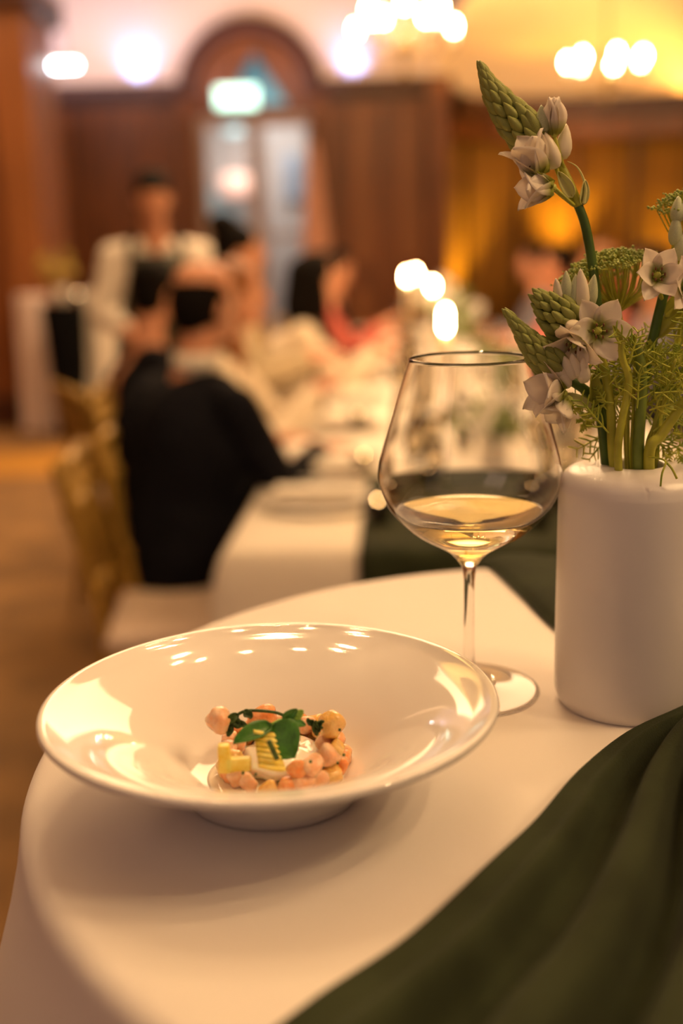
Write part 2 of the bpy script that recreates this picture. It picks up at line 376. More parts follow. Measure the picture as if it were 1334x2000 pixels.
# ------------------------------------------------------------------ chandeliers
def chandelier(loc, n, rad, label, bulbm, top=4.6, r2=None):
    loc = V(loc); t = empty('chandelier', loc, label, 'chandelier')
    obj('stem', lathe(BM(), [(0, -.16), (.03, -.13), (.012, -.08), (.05, -.03), (.055, .03), (.015, .08), (.03, .14), (.012, .2), (.012, top - loc.z), (0, top - loc.z)], loc, 16), m_brass, t)
    obj('finial', lathe(BM(), [(0, -.27), (.025, -.24), (.035, -.2), (.01, -.16), (0, -.16)], loc, 14), m_brass, t)
    for k in range(n):
        a = 2 * pi * k / n + .25; d = V((cos(a), sin(a), 0)); rr = rad if (k % 2 == 0 or not r2) else r2
        zz = 0 if (k % 2 == 0 or not r2) else .10
        e = loc + d * rr + V((0, 0, zz))
        arm = obj('arm', tube(BM(), smoothpath([loc + d * .04, loc + d * rr * .45 + V((0, 0, -.10)), loc + d * rr * .85 + V((0, 0, -.06)), e], 4), .008, 8), m_brass, t)
        obj('drip_pan', lathe(BM(), [(0, 0), (.035, .005), (.045, .02), (.04, .018), (0, .012)], e, 14), m_brass, arm)
        obj('candle_sleeve', lathe(BM(), [(.013, .012), (.013, .10), (0, .10)], e, 10), m_wax, arm)
        obj('bulb', lathe(BM(), [(0, .10), (.012, .105), (.021, .13), (.018, .155), (.008, .18), (0, .19)], e, 10), bulbm, arm)
    return t
c1 = at(790, 60, 9.0); chandelier(c1 + V((0, 0, -.10)), 10, .40, 'larger brass chandelier with many bright bulbs at top centre', m_bulb, 4.6, .28)
c2 = at(1185, 118, 11.0); chandelier(c2 + V((0, 0, -.14)), 7, .36, 'smaller brass chandelier with bright bulbs at top right', m_bulb, 4.2)
chandelier((-.10, 1.95, 3.20), 8, .40, 'brass chandelier hanging above the near tables out of frame', m_bulbn)
chandelier((1.45, .30, 2.55), 6, .36, 'added brass chandelier to the right of the near tables out of frame', m_bulbn)  # added for warm light from the right on vase and flowers

# ------------------------------------------------------------------ NEAR TABLE
T = 1.10; TC = V((.1703, .632, 0)); TR_ = .3624
t = empty('cocktail_table', (TC.x, TC.y, 0), 'round tall cocktail table under the near white cloth', 'table')
obj('tabletop', lathe(BM(), [(0, T - .03), (.350, T - .03), (.356, T - .02), (.350, T - .005), (0, T - .005)], TC, 64), m_wood2, t)
obj('pedestal', lathe(BM(), [(0, .03), (.04, .04), (.03, .1), (.03, T - .06), (.1, T - .03)], TC, 24), m_brass, t)
obj('base', lathe(BM(), [(0, .0), (.24, 0), (.24, .02), (.04, .04), (0, .04)], TC, 32), m_brass, t)
bm = BM(); prof = []
for r in (.02, .06, .10, .15, .20, .25, .30, .325, .340, .350): prof.append((r, T, 0))
for k in range(1, 7): a = pi / 2 * k / 6; prof.append((.350 + .0135 * sin(a), T - .0135 * (1 - cos(a)), 0))
for z, o_, amp in ((1.07, .003, .001), (1.05, .008, .003), (1.0, .022, .008), (.93, .038, .014), (.8, .055, .022), (.65, .07, .028), (.5, .08, .034), (.3, .09, .038), (.12, .097, .042), (.02, .10, .043)): prof.append((.3635 + o_, z, amp))
SEG = 180; rings = [[bm.verts.new((TC.x, TC.y, T))]]
for r, z, amp in prof:
    rings.append([bm.verts.new((TC.x + (r + amp * (sin(9 * th + .6) + .35 * sin(17 * th))) * cos(th), TC.y + (r + amp * (sin(9 * th + .6) + .35 * sin(17 * th))) * sin(th), z)) for th in [2 * pi * i / SEG for i in range(SEG)]])
for i in range(SEG): bm.faces.new((rings[0][0], rings[1][i], rings[1][(i + 1) % SEG]))
for a, b in zip(rings[1:], rings[2:]):
    for i in range(SEG): bm.faces.new((a[i], b[i], b[(i + 1) % SEG], a[(i + 1) % SEG]))
obj('tablecloth', bm, m_cloth, None, True, 'white cloth draped over the near round table under the bowl', 'tablecloth')

# green velvet runner, gathered behind the vase and fanning to both table edges
LB_ = [(.112, 1.005), (.135, .981), (.150, .90), (.168, .796), (.205, .742), (.247, .705), (.236, .655), (.203, .628), (.160, .594), (.119, .546), (.085, .495), (.056, .458), (.012, .402), (-.026, .366), (-.06, .33), (-.09, .30)]
RB_ = [(.46, .98), (.43, .95), (.39, .89), (.335, .80), (.31, .75), (.305, .71), (.315, .66), (.33, .61), (.35, .56), (.375, .50), (.40, .44), (.425, .38), (.45, .32), (.47, .27), (.49, .22), (.50, .18)]
Lp = smoothpath([(x, y, 0) for x, y in LB_], 6); Rp = smoothpath([(x, y, 0) for x, y in RB_], 6)
bm = BM(); rows = []; NU = 150; n_ = len(Lp)
def ridge(u, c, w, h): d = (u - c) / w; return h * math.exp(-d ** 4 * .8)
for i in range(n_):
    f_ = i / (n_ - 1); row = []
    front = max(0, (f_ - .36) / .64); spread = min(1, abs(f_ - .36) / .3)
    hh = .55 + .45 * spread; wid = (Rp[i] - Lp[i]).length
    for j in range(NU + 1):
        u = j / NU; p = Lp[i].lerp(Rp[i], u)
        wob = .012 * sin(7 * f_ + 3) * u
        if f_ > .3:
            # gathered folds (front half): metric widths follow the spread of the fan
            h = .001 + ridge(u, .048, .052, .016) + ridge(u, .190 + wob * .5, .034, .026) + ridge(u, .285 + wob, .027, .024) + ridge(u, .372 + .01 * sin(5 * f_), .027, .025) + ridge(u, .47 + wob, .032, .025) + ridge(u, .58, .036, .025) + ridge(u, .70, .040, .025) + ridge(u, .82, .040, .025) + ridge(u, .94, .04, .02)
            h += ridge(u, .085, .014, .007 * front) + ridge(u, .02, .010, .003)
            h *= .75 + .45 * front
        else:
            h = .004 + (1 - spread * .8) * (ridge(u, .12, .09, .016) + ridge(u, .4, .07, .02) + ridge(u, .7, .07, .018)) + .0015 * sin(9 * u)
        h *= min(1, u / .035 + .15) * min(1, (1 - u) / .03 + .15)
        rr = (p - V((TC.x, TC.y, 0))).length; z = T + .0012 + h
        if rr > .352:
            ex = rr - .352; d = (p - V((TC.x, TC.y, 0))).normalized()
            rnew = .352 + min(ex, .035) * .9 + .04 * min(1, ex / .15) * (1); drop = max(0, ex - .012) * 2.6
            p = V((TC.x, TC.y, 0)) + d * (rnew + h); z = T + .0012 + h * max(0, 1 - ex / .05) - drop
        row.append(bm.verts.new((p.x, p.y, z)))
    rows.append(row)
for a, b in zip(rows, rows[1:]):
    for j in range(NU): bm.faces.new((a[j], a[j + 1], b[j + 1], b[j]))
bmesh.ops.recalc_face_normals(bm, faces=bm.faces[:])
obj('table_runner', bm, m_velvet, None, True, 'dark green velvet runner in gathered folds across the near table', 'table runner')

# ------------------------------------------------------------------ BOWL
BC = V((-.0425, .566, T))
o = obj('pasta_bowl', lathe(BM(), [(0, .008), (.030, .008), (.040, .0088), (.047, .0115), (.054, .017), (.062, .0245), (.072, .033), (.083, .0405), (.094, .0465), (.104, .0505), (.113, .0530), (.1185, .0543), (.1215, .0560), (.1245, .0572), (.1262, .0565), (.1268, .0548), (.1258, .0530), (.122, .0510), (.112, .0478), (.098, .0420), (.085, .0345), (.073, .0250), (.063, .0150), (.055, .0070), (.0515, .003), (.0500, .0006), (.0480, .0004), (.0465, .003), (.03, .0042), (0, .0042)], BC, 160, 1, .955),
        m_china, None, True, 'wide-rimmed white porcelain bowl holding the seafood starter', 'bowl', base=True)
# ---- food
FC = V((-.037, .574, T + .0085))
m_sea = mat('cooked_shellfish', (.84, .46, .22), .16, sss=.35, col2=(.80, .28, .08), vscale=130, coat=.4, bump=.6, bscale=260)
m_sea2 = mat('pale_shellfish', (.82, .60, .42), .16, sss=.35, col2=(.80, .42, .22), vscale=110, coat=.5, bump=.6, bscale=260)
m_sea3 = mat('yellow_shellfish', (.82, .48, .10), .16, sss=.3, col2=(.80, .54, .22), vscale=90, coat=.4, bump=.6, bscale=260)
m_cream = mat('white_cream_sauce', (.90, .85, .76), .12, sss=.4, coat=.5)
m_herb = mat('cooked_dark_herb', (.05, .10, .015), .5, var=.5, vscale=300)
m_pea = mat('pea_leaf_green', (.05, .19, .018), .38, var=.35, vscale=200, bump=.15, bscale=600)
m_stem = mat('pea_stem_green', (.25, .45, .06), .4)
m_yel = mat('pale_yellow_courgette', (.74, .54, .05), .35, sss=.3, col2=(.84, .72, .20), vscale=160)
bm = BM(); ell(bm, FC + V((0, 0, .0068)), (.0255, .0235, .0085), u=24, v=14)
for v in bm.verts: v.co += V((.001 * sin(v.co.y * 400), .001 * sin(v.co.x * 500), .0012 * sin(v.co.x * 300 + v.co.y * 350)))
obj('cream_sauce', bm, m_cream, None, True, 'white cream sauce in the middle of the seafood ring', 'sauce', kind='stuff')
bm = BM()
def blob(c, r, rot, seed, u=16, v=12):
    bm = BM(); ell(bm, (0, 0, 0), (1, 1, 1), u=u, v=v); rnd = random.Random(seed); ph = [rnd.uniform(0, 6) for _ in range(6)]
    for q in bm.verts:
        n = q.co.copy(); k = 1 + .10 * sin(3.1 * n.x + ph[0]) + .09 * sin(4.2 * n.y + ph[1]) + .07 * sin(5 * n.z + ph[2] + 2 * n.x)
        n = V([math.copysign(abs(a) ** .8, a) for a in n]) * k
        q.co = V(c) + rot @ V((n.x * r[0], n.y * r[1], n.z * r[2]))
    return bm
rnd = random.Random(3); n = 0
for lay, (rad, cnt, z, ph) in enumerate(((.0335, 21, .0056, 0), (.0318, 19, .0145, .2), (.0245, 12, .0158, .5))):
    for k in range(cnt):
        a = 2 * pi * (k + .5 * lay) / cnt + ph + rnd.uniform(-.08, .08)
        if lay == 1 and -2.35 < a - 2 * pi < -1.35 : continue
        if lay == 2 and -2.9 < (a + pi) % (2 * pi) - pi < -.1: continue
        s_ = rnd.uniform(.75, 1.2); c = FC + V((rad * cos(a), rad * sin(a), z + rnd.uniform(-.0012, .0015)))
        rot = Euler((rnd.uniform(-.5, .5), rnd.uniform(-.5, .5), a + rnd.uniform(-.4, .4))).to_matrix()
        mm = [m_sea, m_sea2, m_sea2, m_sea3][n % 4]
        o8 = ['right', 'back right', 'back', 'back left', 'left', 'front left', 'front', 'front right'][int(((a % (2 * pi)) / (2 * pi) * 8 + .5)) % 8]
        cl = ['orange-tinted', 'pale pink', 'whitish', 'yellow-tinted'][n % 4]
        obj('seafood_piece', blob(c, (.0047 * s_, .0066 * s_, .0052 * s_), rot, n), mm, None, True,
            '%s diced seafood piece, %s layer, at the %s of the starter ring' % (cl, ['lower', 'upper', 'inner'][lay], o8), 'seafood', 'seafood pieces %s %s %s' % (cl, ['lower', 'upper', 'inner'][lay], o8))
        n += 1
def fpx(px, py, dy): return at(px, py, FC.y + dy)
c = fpx(427, 1408, -.004); obj('seafood_piece', blob(c, (.0072, .007, .0065), Euler((.3, .2, .5)).to_matrix(), 90), m_sea2, None, True, 'pale piece with a red speck at the left top of the ring', 'seafood')
c = fpx(510, 1403, .012); obj('shrimp_piece', blob(c, (.0095, .006, .0055), Euler((.1, -.4, .3)).to_matrix(), 91), m_sea, None, True, 'orange shrimp piece at the back under the herb stem', 'seafood')
c = fpx(648, 1415, -.002); obj('seafood_piece', blob(c, (.007, .007, .0072), Euler((.2, .6, .5)).to_matrix(), 92), m_sea3, None, True, 'yellow cube-like piece at the top right of the ring', 'seafood')
# ribbed yellow curl standing at the front
def ribbed(c0, ax, w, h, nrib, curl):
    bm = BM(); rows = []; side = V((ax.y, -ax.x, 0)).normalized() if abs(ax.x) + abs(ax.y) > .01 else V((1, 0, 0)); side = V((.96, .0, -.18)).normalized(); out = V((.1, -1, .25)).normalized()
    N = nrib * 5
    for i in range(N + 1):
        f_ = i / N; row = []
        rb = .0016 * abs(sin(pi * nrib * f_)); ww = w * (.8 + .2 * f_)
        for j in range(9):
            g = j / 8 - .5
            row.append(bm.verts.new(c0 + ax * (h * (1 - f_)) + side * (ww * g * 2) + out * (rb + .003 * cos(g * 2.6) + curl * f_ * f_)))
        rows.append(row)
    for a, b in zip(rows, rows[1:]):
        for j in range(8): bm.faces.new((a[j], b[j], b[j + 1], a[j + 1]))
    return bm
c = fpx(532, 1500, -.040)
o = obj('courgette_curl', ribbed(c, V((-.22, .62, .75)).normalized(), .0075, .021, 7, .002), m_yel, None, True, 'ribbed pale yellow curl leaning at the front of the ring', 'vegetable'); md = o.modifiers.new('t', 'SOLIDIFY'); md.thickness = .003
c = fpx(458, 1490, -.036)
bm = BM(); box(bm, c + V((-.0085, -.003, -.005)), c + V((-.002, .003, .011))); box(bm, c + V((-.004, -.003, -.004)), c + V((.009, .003, .003))); bevel(bm, .0012, 2)
obj('courgette_chunk', bm, m_yel, None, True, 'smooth bent yellow courgette chunk at the front left of the ring', 'vegetable')
# pea shoot
ps = empty('pea_shoot', fpx(531, 1414, -.022), 'green pea shoot with rounded leaves laid on top of the seafood', 'herb')
def leaf(name, base, tip, width, nrm, m, parent, cup=.15, th=.0004, wave=0, rnd_=1.0):
    base, tip, nrm = V(base), V(tip), V(nrm).normalized(); d = tip - base; L = d.length; d /= L; nrm = (nrm - d * nrm.dot(d)).normalized(); s_ = d.cross(nrm)
    bm = BM(); rows = []
    for i in range(13):
        f_ = i / 12; wd = width * (sin(pi * min(1, f_ ** (.75 * rnd_))) ** .7) * .5; row = []
        for j in range(7):
            g = j / 3 - 1
            row.append(bm.verts.new(base + d * L * f_ + s_ * (wd * g) + nrm * (cup * width * (g * g) * .5 - .12 * L * (f_ - .5) ** 2 * 2 + wave * sin(f_ * 9 + g * 3) - (.0004 if j == 3 else 0))))
        rows.append(row)
    for a, b in zip(rows, rows[1:]):
        for j in range(6): bm.faces.new((a[j], a[j + 1], b[j + 1], b[j]))
    bmesh.ops.remove_doubles(bm, verts=bm.verts[:], dist=1e-6)
    o = obj(name, bm, m, parent, True); md = o.modifiers.new('t', 'SOLIDIFY'); md.thickness = th; return o
nd = fpx(531, 1414, -.026)
leaf('leaf', nd, fpx(575, 1480, -.040), .0235, (-.15, -1, .45), m_pea, ps, .12)
leaf('leaf', nd, fpx(456, 1450, -.034), .0120, (-.2, -.5, .85), m_pea, ps, .3)
leaf('leaf', fpx(556, 1406, -.024), fpx(598, 1415, -.02), .0065, (0, -.6, .8), m_pea, ps, .2)
leaf('leaf', fpx(553, 1408, -.024), fpx(580, 1385, -.022), .006, (.3, -.9, .3), m_pea, ps, .3)
leaf('leaf', fpx(575, 1402, -.023), fpx(592, 1388, -.022), .005, (-.3, -.9, .3), m_stem, ps, .3)
obj('stem', tube(BM(), smoothpath([nd, fpx(545, 1407, -.023), fpx(560, 1404, -.022), fpx(582, 1395, -.022)], 4), [.0007] * 13, 6), m_stem, ps)
def herb(label, pts, dy, r):
    hs = empty('herb_sprig', fpx(*pts[0], dy), label, 'herb')
    P = smoothpath([fpx(x, y, dy) for x, y in pts], 4)
    obj('stem', tube(BM(), P, r, 6), m_herb, hs); return hs, P
hs, P = herb('wilted dark green herb sprig arched across the back left of the ring', [(450, 1432), (452, 1408), (475, 1390), (505, 1388), (540, 1392), (560, 1400)], -.004, .0009)
for k, (x, y, tx, ty) in enumerate([(450, 1410, 446, 1438), (455, 1400, 468, 1420), (478, 1388, 492, 1402), (465, 1395, 440, 1412), (452, 1412, 482, 1416)]):
    leaf('leaf', fpx(x, y, -.005), fpx(tx, ty, -.008), .0045, (.2, -1, .4), m_herb, hs, .5, .0006, .0006)
hs, P = herb('dark herb tuft at the right of the white sauce', [(620, 1436), (614, 1420), (602, 1406)], -.012, .0008)
for x, y, tx, ty in [(618, 1430, 616, 1408), (616, 1420, 632, 1408), (612, 1416, 600, 1404), (620, 1436, 612, 1412), (616, 1425, 630, 1420)]:
    leaf('leaf', fpx(x, y, -.012), fpx(tx, ty, -.014), .0034, (.1, -1, .4), m_herb, hs, .5, .0006, .0006)
hs, P = herb('short dark herb strand beside the yellow curl', [(525, 1447), (533, 1465), (541, 1482)], -.043, .0015)
bm = BM()
for x, y, dy in [(474, 1509, -.043), (499, 1512, -.044), (606, 1487, -.036), (659, 1490, -.030), (671, 1474, -.024), (663, 1425, -.014)]:
    tube(bm, [fpx(x - 2, y, dy + .002), fpx(x + 3, y + 1, dy + .002)], .0009, 7)
obj('chopped_chives', bm, m_herb, None, True, 'tiny chopped dark green chives scattered over the seafood', 'herb', kind='stuff')
obj('clear_dressing', lathe(BM(), [(0, .0093), (.030, .0093), (.0375, .0092), (.0395, .0086), (0, .0082)], BC + V((.002, 0, .0001)), 64, 1, .955), mat('pale_broth', (.9, .82, .66), .04, coat=1), None, True, 'thin glossy pool of dressing in the bottom of the bowl', 'sauce', kind='stuff')

# ------------------------------------------------------------------ WINE GLASS
GC = V((.0845, .700, T))
outer = [(.0002, .0026), (.0040, .0175), (.0036, .03), (.00345, .045), (.0034, .06), (.00355, .075), (.0042, .084), (.0052, .0885), (.0072, .0918), (.0126, .0982), (.0215, .1037), (.0364, .1125), (.0490, .1245), (.0555, .1340), (.0590, .1440), (.0600, .1510), (.0592, .1590), (.0570, .1680), (.0540, .1780), (.0505, .1900), (.0468, .2030), (.0425, .2160), (.0387, .2275)]
outer[0] = (.0455, .0012)
outer = [(0, 0), (.0448, 0), (.0458, .0010), (.0450, .0018), (.030, .0028), (.015, .0052), (.008, .009), (.0050, .014), (.0040, .020)] + outer[2:]
inner = [(.0381, .2275), (.0418, .2160), (.0461, .2030), (.0498, .1900), (.0533, .1780), (.0563, .1680), (.0585, .1590), (.0593, .1510), (.0583, .1440), (.0547, .1345), (.0480, .1255), (.0350, .1140), (.0205, .1058), (.0110, .1010), (.0045, .0978), (0, .0970)]
def refine(pr, n=4): return [(max(0, p.x), p.z) for p in smoothpath([(a, 0, b) for a, b in pr], n)]
oi = refine(outer, 4) + [(.0384, .2279)] + refine(inner, 4)
oi[0] = (0, 0); oi[-1] = (0, .0970)
obj('wine_glass', lathe(BM(), oi, GC, 128), m_glass, None, True, 'large balloon wine glass with white wine beside the vase', 'glass', base=True)
WZ = .1265
wp = []
for r, z in refine(inner, 4)[::-1]:
    if z <= WZ: wp.append((r + (.00012 if r > .001 else 0), z))
def rin(z):
    q = refine(inner, 4)
    for (r0, z0), (r1, z1) in zip(q, q[1:]):
        if z1 <= z <= z0: return r1 + (r0 - r1) * (z - z1) / (z0 - z1 + 1e-9)
    return .04
wp.append((rin(WZ) + .0001, WZ)); wp += [(rin(WZ) - .0015, WZ - .0003), (.03, WZ - .0004), (0, WZ - .0004)]
obj('white_wine', lathe(BM(), wp, GC, 128), m_wine, None, True, 'pale golden white wine in the bottom of the glass', 'wine')

# ------------------------------------------------------------------ VASE
VC = V((.1865, .676, T))
obj('vase', lathe(BM(), refine([(0, .0008), (.040, .0008), (.0440, .002), (.0463, .006), (.0472, .014), (.0475, .05), (.0475, .10), (.0474, .140), (.0468, .1475), (.0448, .1530), (.040, .1575), (.032, .1598), (.0245, .1606), (.0195, .1606), (.0178, .1595), (.0175, .156), (.0175, .13), (.030, .11), (.042, .09), (.043, .02), (0, .01)], 3), VC, 128), m_vase, None, True, 'white cylindrical ceramic vase with a narrow opening holding the flowers', 'vase', base=True)

# ------------------------------------------------------------------ FLOWERS
m_fst = mat('dark_flower_stem', (.075, .14, .02), .45, var=.3, vscale=60)
m_lst = mat('pale_flower_stem', (.46, .46, .045), .45, var=.3, vscale=60)
m_bud = mat('green_bud', (.17, .24, .05), .45, col2=(.40, .38, .09), vscale=90, bump=.2, bscale=500)
m_budp = mat('grey_green_bud', (.40, .47, .28), .5, col2=(.62, .62, .38), vscale=60)
m_pet = mat('white_petal', (.95, .87, .76), .5, sss=0, var=.06, vscale=60)
nt = m_pet.node_tree
for l in [l for l in nt.links if l.to_socket.name == 'Base Color']: nt.links.remove(l)
tcn = nt.nodes.new('ShaderNodeTexCoord'); sp = nt.nodes.new('ShaderNodeSeparateXYZ'); cr = nt.nodes.new('ShaderNodeValToRGB')
cr.color_ramp.elements[0].position = .12; cr.color_ramp.elements[0].color = (.50, .52, .10, 1); cr.color_ramp.elements[1].position = .42; cr.color_ramp.elements[1].color = (.95, .88, .78, 1)
nt.links.new(tcn.outputs['Object'], sp.inputs[0]); nt.links.new(sp.outputs[2], cr.inputs[0]); nt.links.new(cr.outputs[0], nt.nodes['Principled BSDF'].inputs['Base Color'])
tb = nt.nodes.new('ShaderNodeBsdfTranslucent'); nt.links.new(cr.outputs[0], tb.inputs[0]); mx = nt.nodes.new('ShaderNodeMixShader'); mx.inputs[0].default_value = .45
nt.links.new(nt.nodes['Principled BSDF'].outputs[0], mx.inputs[1]); nt.links.new(tb.outputs[0], mx.inputs[2]); nt.links.new(mx.outputs[0], nt.nodes['Material Output'].inputs[0])
m_cen = mat('yellow_green_centre', (.48, .52, .10), .5)
m_ant = mat('brown_anther', (.16, .05, .015), .6)
m_brk = mat('pale_bract', (.62, .60, .22), .5)
PXM = .000312
def dirv(dx, up, tow): return V((dx, -tow, up)).normalized()
def petal_mesh(name, L, W, m, recurve, cup=.35):
    bm = BM(); rows = []
    for i in range(11):
        f_ = i / 10; wd = W * .5 * (max(0, sin(pi * (f_ * .86 + .14) ** 1.15)) ** .75) if f_ < 1 else 0; row = []
        if f_ == 0: wd = W * .22
        for j in range(7):
            g = j / 3 - 1
            x = g * wd; y = cup * W * (g * g) * .55 * (1 - .5 * f_) + recurve * L * (-(f_ - .45) ** 2 * (1 if f_ > .45 else -.3)); row.append(bm.verts.new((x, y + .0003 * sin(f_ * 7 + g * 4), L * f_)))
        rows.append(row)
    for a, b in zip(rows, rows[1:]):
        for j in range(6): bm.faces.new((a[j], a[j + 1], b[j + 1], b[j]))
    bmesh.ops.remove_doubles(bm, verts=bm.verts[:], dist=1e-6)
    bmesh.ops.solidify(bm, geom=bm.faces[:], thickness=.0004)
    me = bpy.data.meshes.new(name); bm.to_mesh(me); bm.free(); me.polygons.foreach_set('use_smooth', [True] * len(me.polygons)); me.materials.append(m); return me
PET = petal_mesh('petal', 1, .74, m_pet, .5); PETC = petal_mesh('petal', 1, .66, m_pet, -.30)
def flower(root, base, axis, L, opened, closed=False, spin=0, n=6, stam=True):
    """base part: green receptacle; sub-parts: petals, stamens"""
    base = V(base); q = zalign(axis).to_4x4()
    rb = obj('flower_centre', lathe(BM(), [(0, -.0015), (.0018, -.001), (.0026, .001), (.0024, .003), (.0016, .006), (.0006, .008), (0, .009)], base, 12, rotm=zalign(axis)), m_cen, root)
    for k in range(n):
        a = 2 * pi * k / n + spin; op = R(opened + (6 if k % 2 else -3) + 7 * sin(k * 2.3 + spin * 5))
        me = PETC if closed else PET
        mw = M.Translation(base) @ q @ M.Rotation(a, 4, 'Z') @ M.Translation((0, -.0016, 0)) @ M.Rotation(op, 4, 'X') @ M.Diagonal((L * (.95 if k % 2 else 1.08),) * 2 + (L * (1 + .06 * sin(k * 3.1)), 1))
        inst('petal', me, mw, rb)
    if stam:
        bm = BM()
        bb = BM()
        for k in range(6):
            a = 2 * pi * k / 6 + .5 + spin; d = (q.to_3x3() @ V((cos(a), sin(a), 0))); ax = q.to_3x3() @ V((0, 0, 1))
            e = base + d * L * .20 + ax * L * .36; tube(bm, [base + d * .001, base + d * L * .13 + ax * L * .2, e], .00035, 5); ell(bb, e, (.0006, .0006, .0011), u=8, v=6)
        obj('filament', bm, m_brk, rb); obj('anther', bb, m_ant, rb)
    return rb
def budmesh(m, nm='bud'):
    bm = BM(); lathe(bm, [(0, 0), (.16, .03), (.26, .15), (.30, .32), (.27, .52), (.18, .75), (.08, .92), (0, 1)], seg=12)
    for v in bm.verts:
        a = atan2(v.co.y, v.co.x); k = 1 + .07 * cos(3 * a); v.co.x *= k; v.co.y *= k
    me = bpy.data.meshes.new(nm); bm.to_mesh(me); bm.free(); me.polygons.foreach_set('use_smooth', [True] * len(me.polygons)); me.materials.append(m); return me
BUDG, BUDP, BUDW = budmesh(m_bud), budmesh(m_budp), budmesh(mat('cream_bud', (.78, .70, .46), .5, col2=(.80, .70, .58), vscale=70))
def bud(root, base, axis, L, W, me=None, spin=0):
    mw = M.Translation(base) @ zalign(axis).to_4x4() @ M.Rotation(spin, 4, 'Z') @ M.Diagonal((W / .6, W / .6, L, 1)); return inst('bud', me or BUDG, mw, root)
def spike(root, pts, w0, w1, n, bl, me=None):
    """overlapping buds spiralling up a spike from base pts[0] to tip pts[-1]"""
    P = smoothpath(pts, 10); N = len(P) - 1
    core = obj('spike_core', tube(BM(), P[:-2], [w0 * .42 * (1 - i / N) + .001 for i in range(N - 1)], 8), m_bud, root)
    for k in range(n):
        f_ = (k / (n - 1)) ** .9 * .93; i = min(int(f_ * N), N - 1); p = P[i].lerp(P[i + 1], f_ * N - i); ax = (P[min(i + 2, N)] - P[max(i - 1, 0)]).normalized()
        q = zalign(ax); a = k * 2.39996; d = q @ V((cos(a), sin(a), 0)); env = (sin(pi * (.28 + .68 * f_)) ** .8)
        w_ = (w0 * (1 - f_) + w1 * f_) * max(.35, env); s_ = bl * (1.05 - .45 * f_)
        bud(root, p + d * w_ * .46, (ax * 1.0 + d * (.26 - .24 * f_)).normalized(), s_, s_ * .50, me, a)
def stemtube(root, pts, r0, r1, m, name='stem'):
    P = smoothpath(pts, 6); N = len(P) - 1
    return obj(name, tube(BM(), P, [r0 + (r1 - r0) * i / N for i in range(N + 1)], 10), m, root)
VT = T + .161
def mouth(dx, dy, dz=0): return V((VC.x + dx, VC.y + dy, VT - .045))
# --- stalk A: the tall one
SA = empty('star_flower_stalk', mouth(-.012, .004), 'tallest flower stalk with pointed green bud spike and white cups', 'flower')
yA = .690
stemtube(SA, [mouth(-.010, .006), at(1190, 895, .683), at(1184, 800, .690), at(1175, 690, .692), at(1166, 590, .692), at(1156, 510, .692), at(1143, 440, .692), at(1128, 398, .692)], .0034, .0028, m_fst)
stemtube(SA, [at(1130, 402, .692), at(1108, 350, .692), at(1085, 310, .694), at(1055, 280, .695), at(1035, 262, .696)], .0030, .0026, m_lst)
spike(SA, [at(1052, 288, .697), at(1020, 252, .698), at(985, 210, .700), at(960, 172, .702), at(943, 136, .704)], .0215, .0030, 66, .0145)
for b, ax, L, op in (((1056, 345), dirv(-.45, .88, .20), .0275, 15), ((1082, 366), dirv(-.97, -.02, .2), .0235, 17)):
    flower(SA, at(*b, .684), ax, L, op, False, .4)
    stemtube(SA, [at(*b, .684), at(b[0] + 30, b[1] + 28, .686), at(1120, 400, .690)], .0011, .0013, m_lst, 'pedicel')
flower(SA, at(1083, 264, .690), dirv(-.06, 1, .15), .0215, 6, True, .2, stam=False); stemtube(SA, [at(1083, 266, .690), at(1092, 300, .690), at(1105, 340, .692)], .0012, .0013, m_lst, 'pedicel')
bud(SA, at(1086, 330, .688), dirv(-.35, 1, .1), .0225, .0110, BUDW); bud(SA, at(1098, 312, .694), dirv(.1, 1, 0), .0210, .0100, BUDW); bud(SA, at(1052, 268, .690), dirv(-.5, 1, .2), .018, .009, BUDG)
bud(SA, at(1062, 262, .692), dirv(-.15, 1, .2), .017, .009, BUDP)
stemtube(SA, [at(1086, 328, .688), at(1100, 362, .690), at(1122, 396, .692)], .0012, .0014, m_lst, 'pedicel')
stemtube(SA, [at(1140, 398, .690), at(1144, 372, .690), at(1138, 345, .690), at(1126, 325, .690), at(1108, 315, .690)], .0012, .0002, m_brk, 'bract')
leaf('bract', at(1137, 400, .691), at(1142, 352, .690), .0065, (.4, -1, .2), m_brk, SA, .6)
leaf('bract', at(1118, 385, .689), at(1090, 335, .687), .0075, (-.2, -1, .2), m_brk, SA, .5)
# --- stalk B: fat green cone with two open stars
SB = empty('star_flower_stalk', mouth(-.008, -.006), 'flower stalk with plump green bud cone and open white star facing front', 'flower')
stemtube(SB, [mouth(-.008, -.006), at(1197, 890, .668), at(1193, 800, .668), at(1180, 720, .670), at(1160, 670, .672), at(1130, 640, .674)], .0030, .0026, m_lst)
spike(SB, [at(1125, 645, .672), at(1100, 625, .672), at(1075, 602, .670), at(1050, 580, .668)], .0250, .010, 38, .0135)
flower(SB, at(1166, 646, .664), dirv(.0, .06, 1), .0205, 62, False, .52)
flower(SB, at(1128, 660, .663), dirv(-.42, -.62, .60), .0215, 42, False, .1)
for x, y, dx, L, W, me in ((1106, 588, -.05, .0185, .0075, BUDP), (1095, 590, -.25, .0150, .0065, BUDW), (1118, 600, .06, .020, .0065, BUDP), (1138, 608, -.10, .0260, .0100, BUDW), (1152, 600, .1, .0200, .008, BUDP), (1116, 605, -.2, .013, .005, BUDW)):
    bud(SB, at(x, y, .672), dirv(dx, 1, .1), L, W, me)
    stemtube(SB, [at(x, y, .672), at(1135, 640, .673)], .001, .0012, m_lst, 'pedicel')
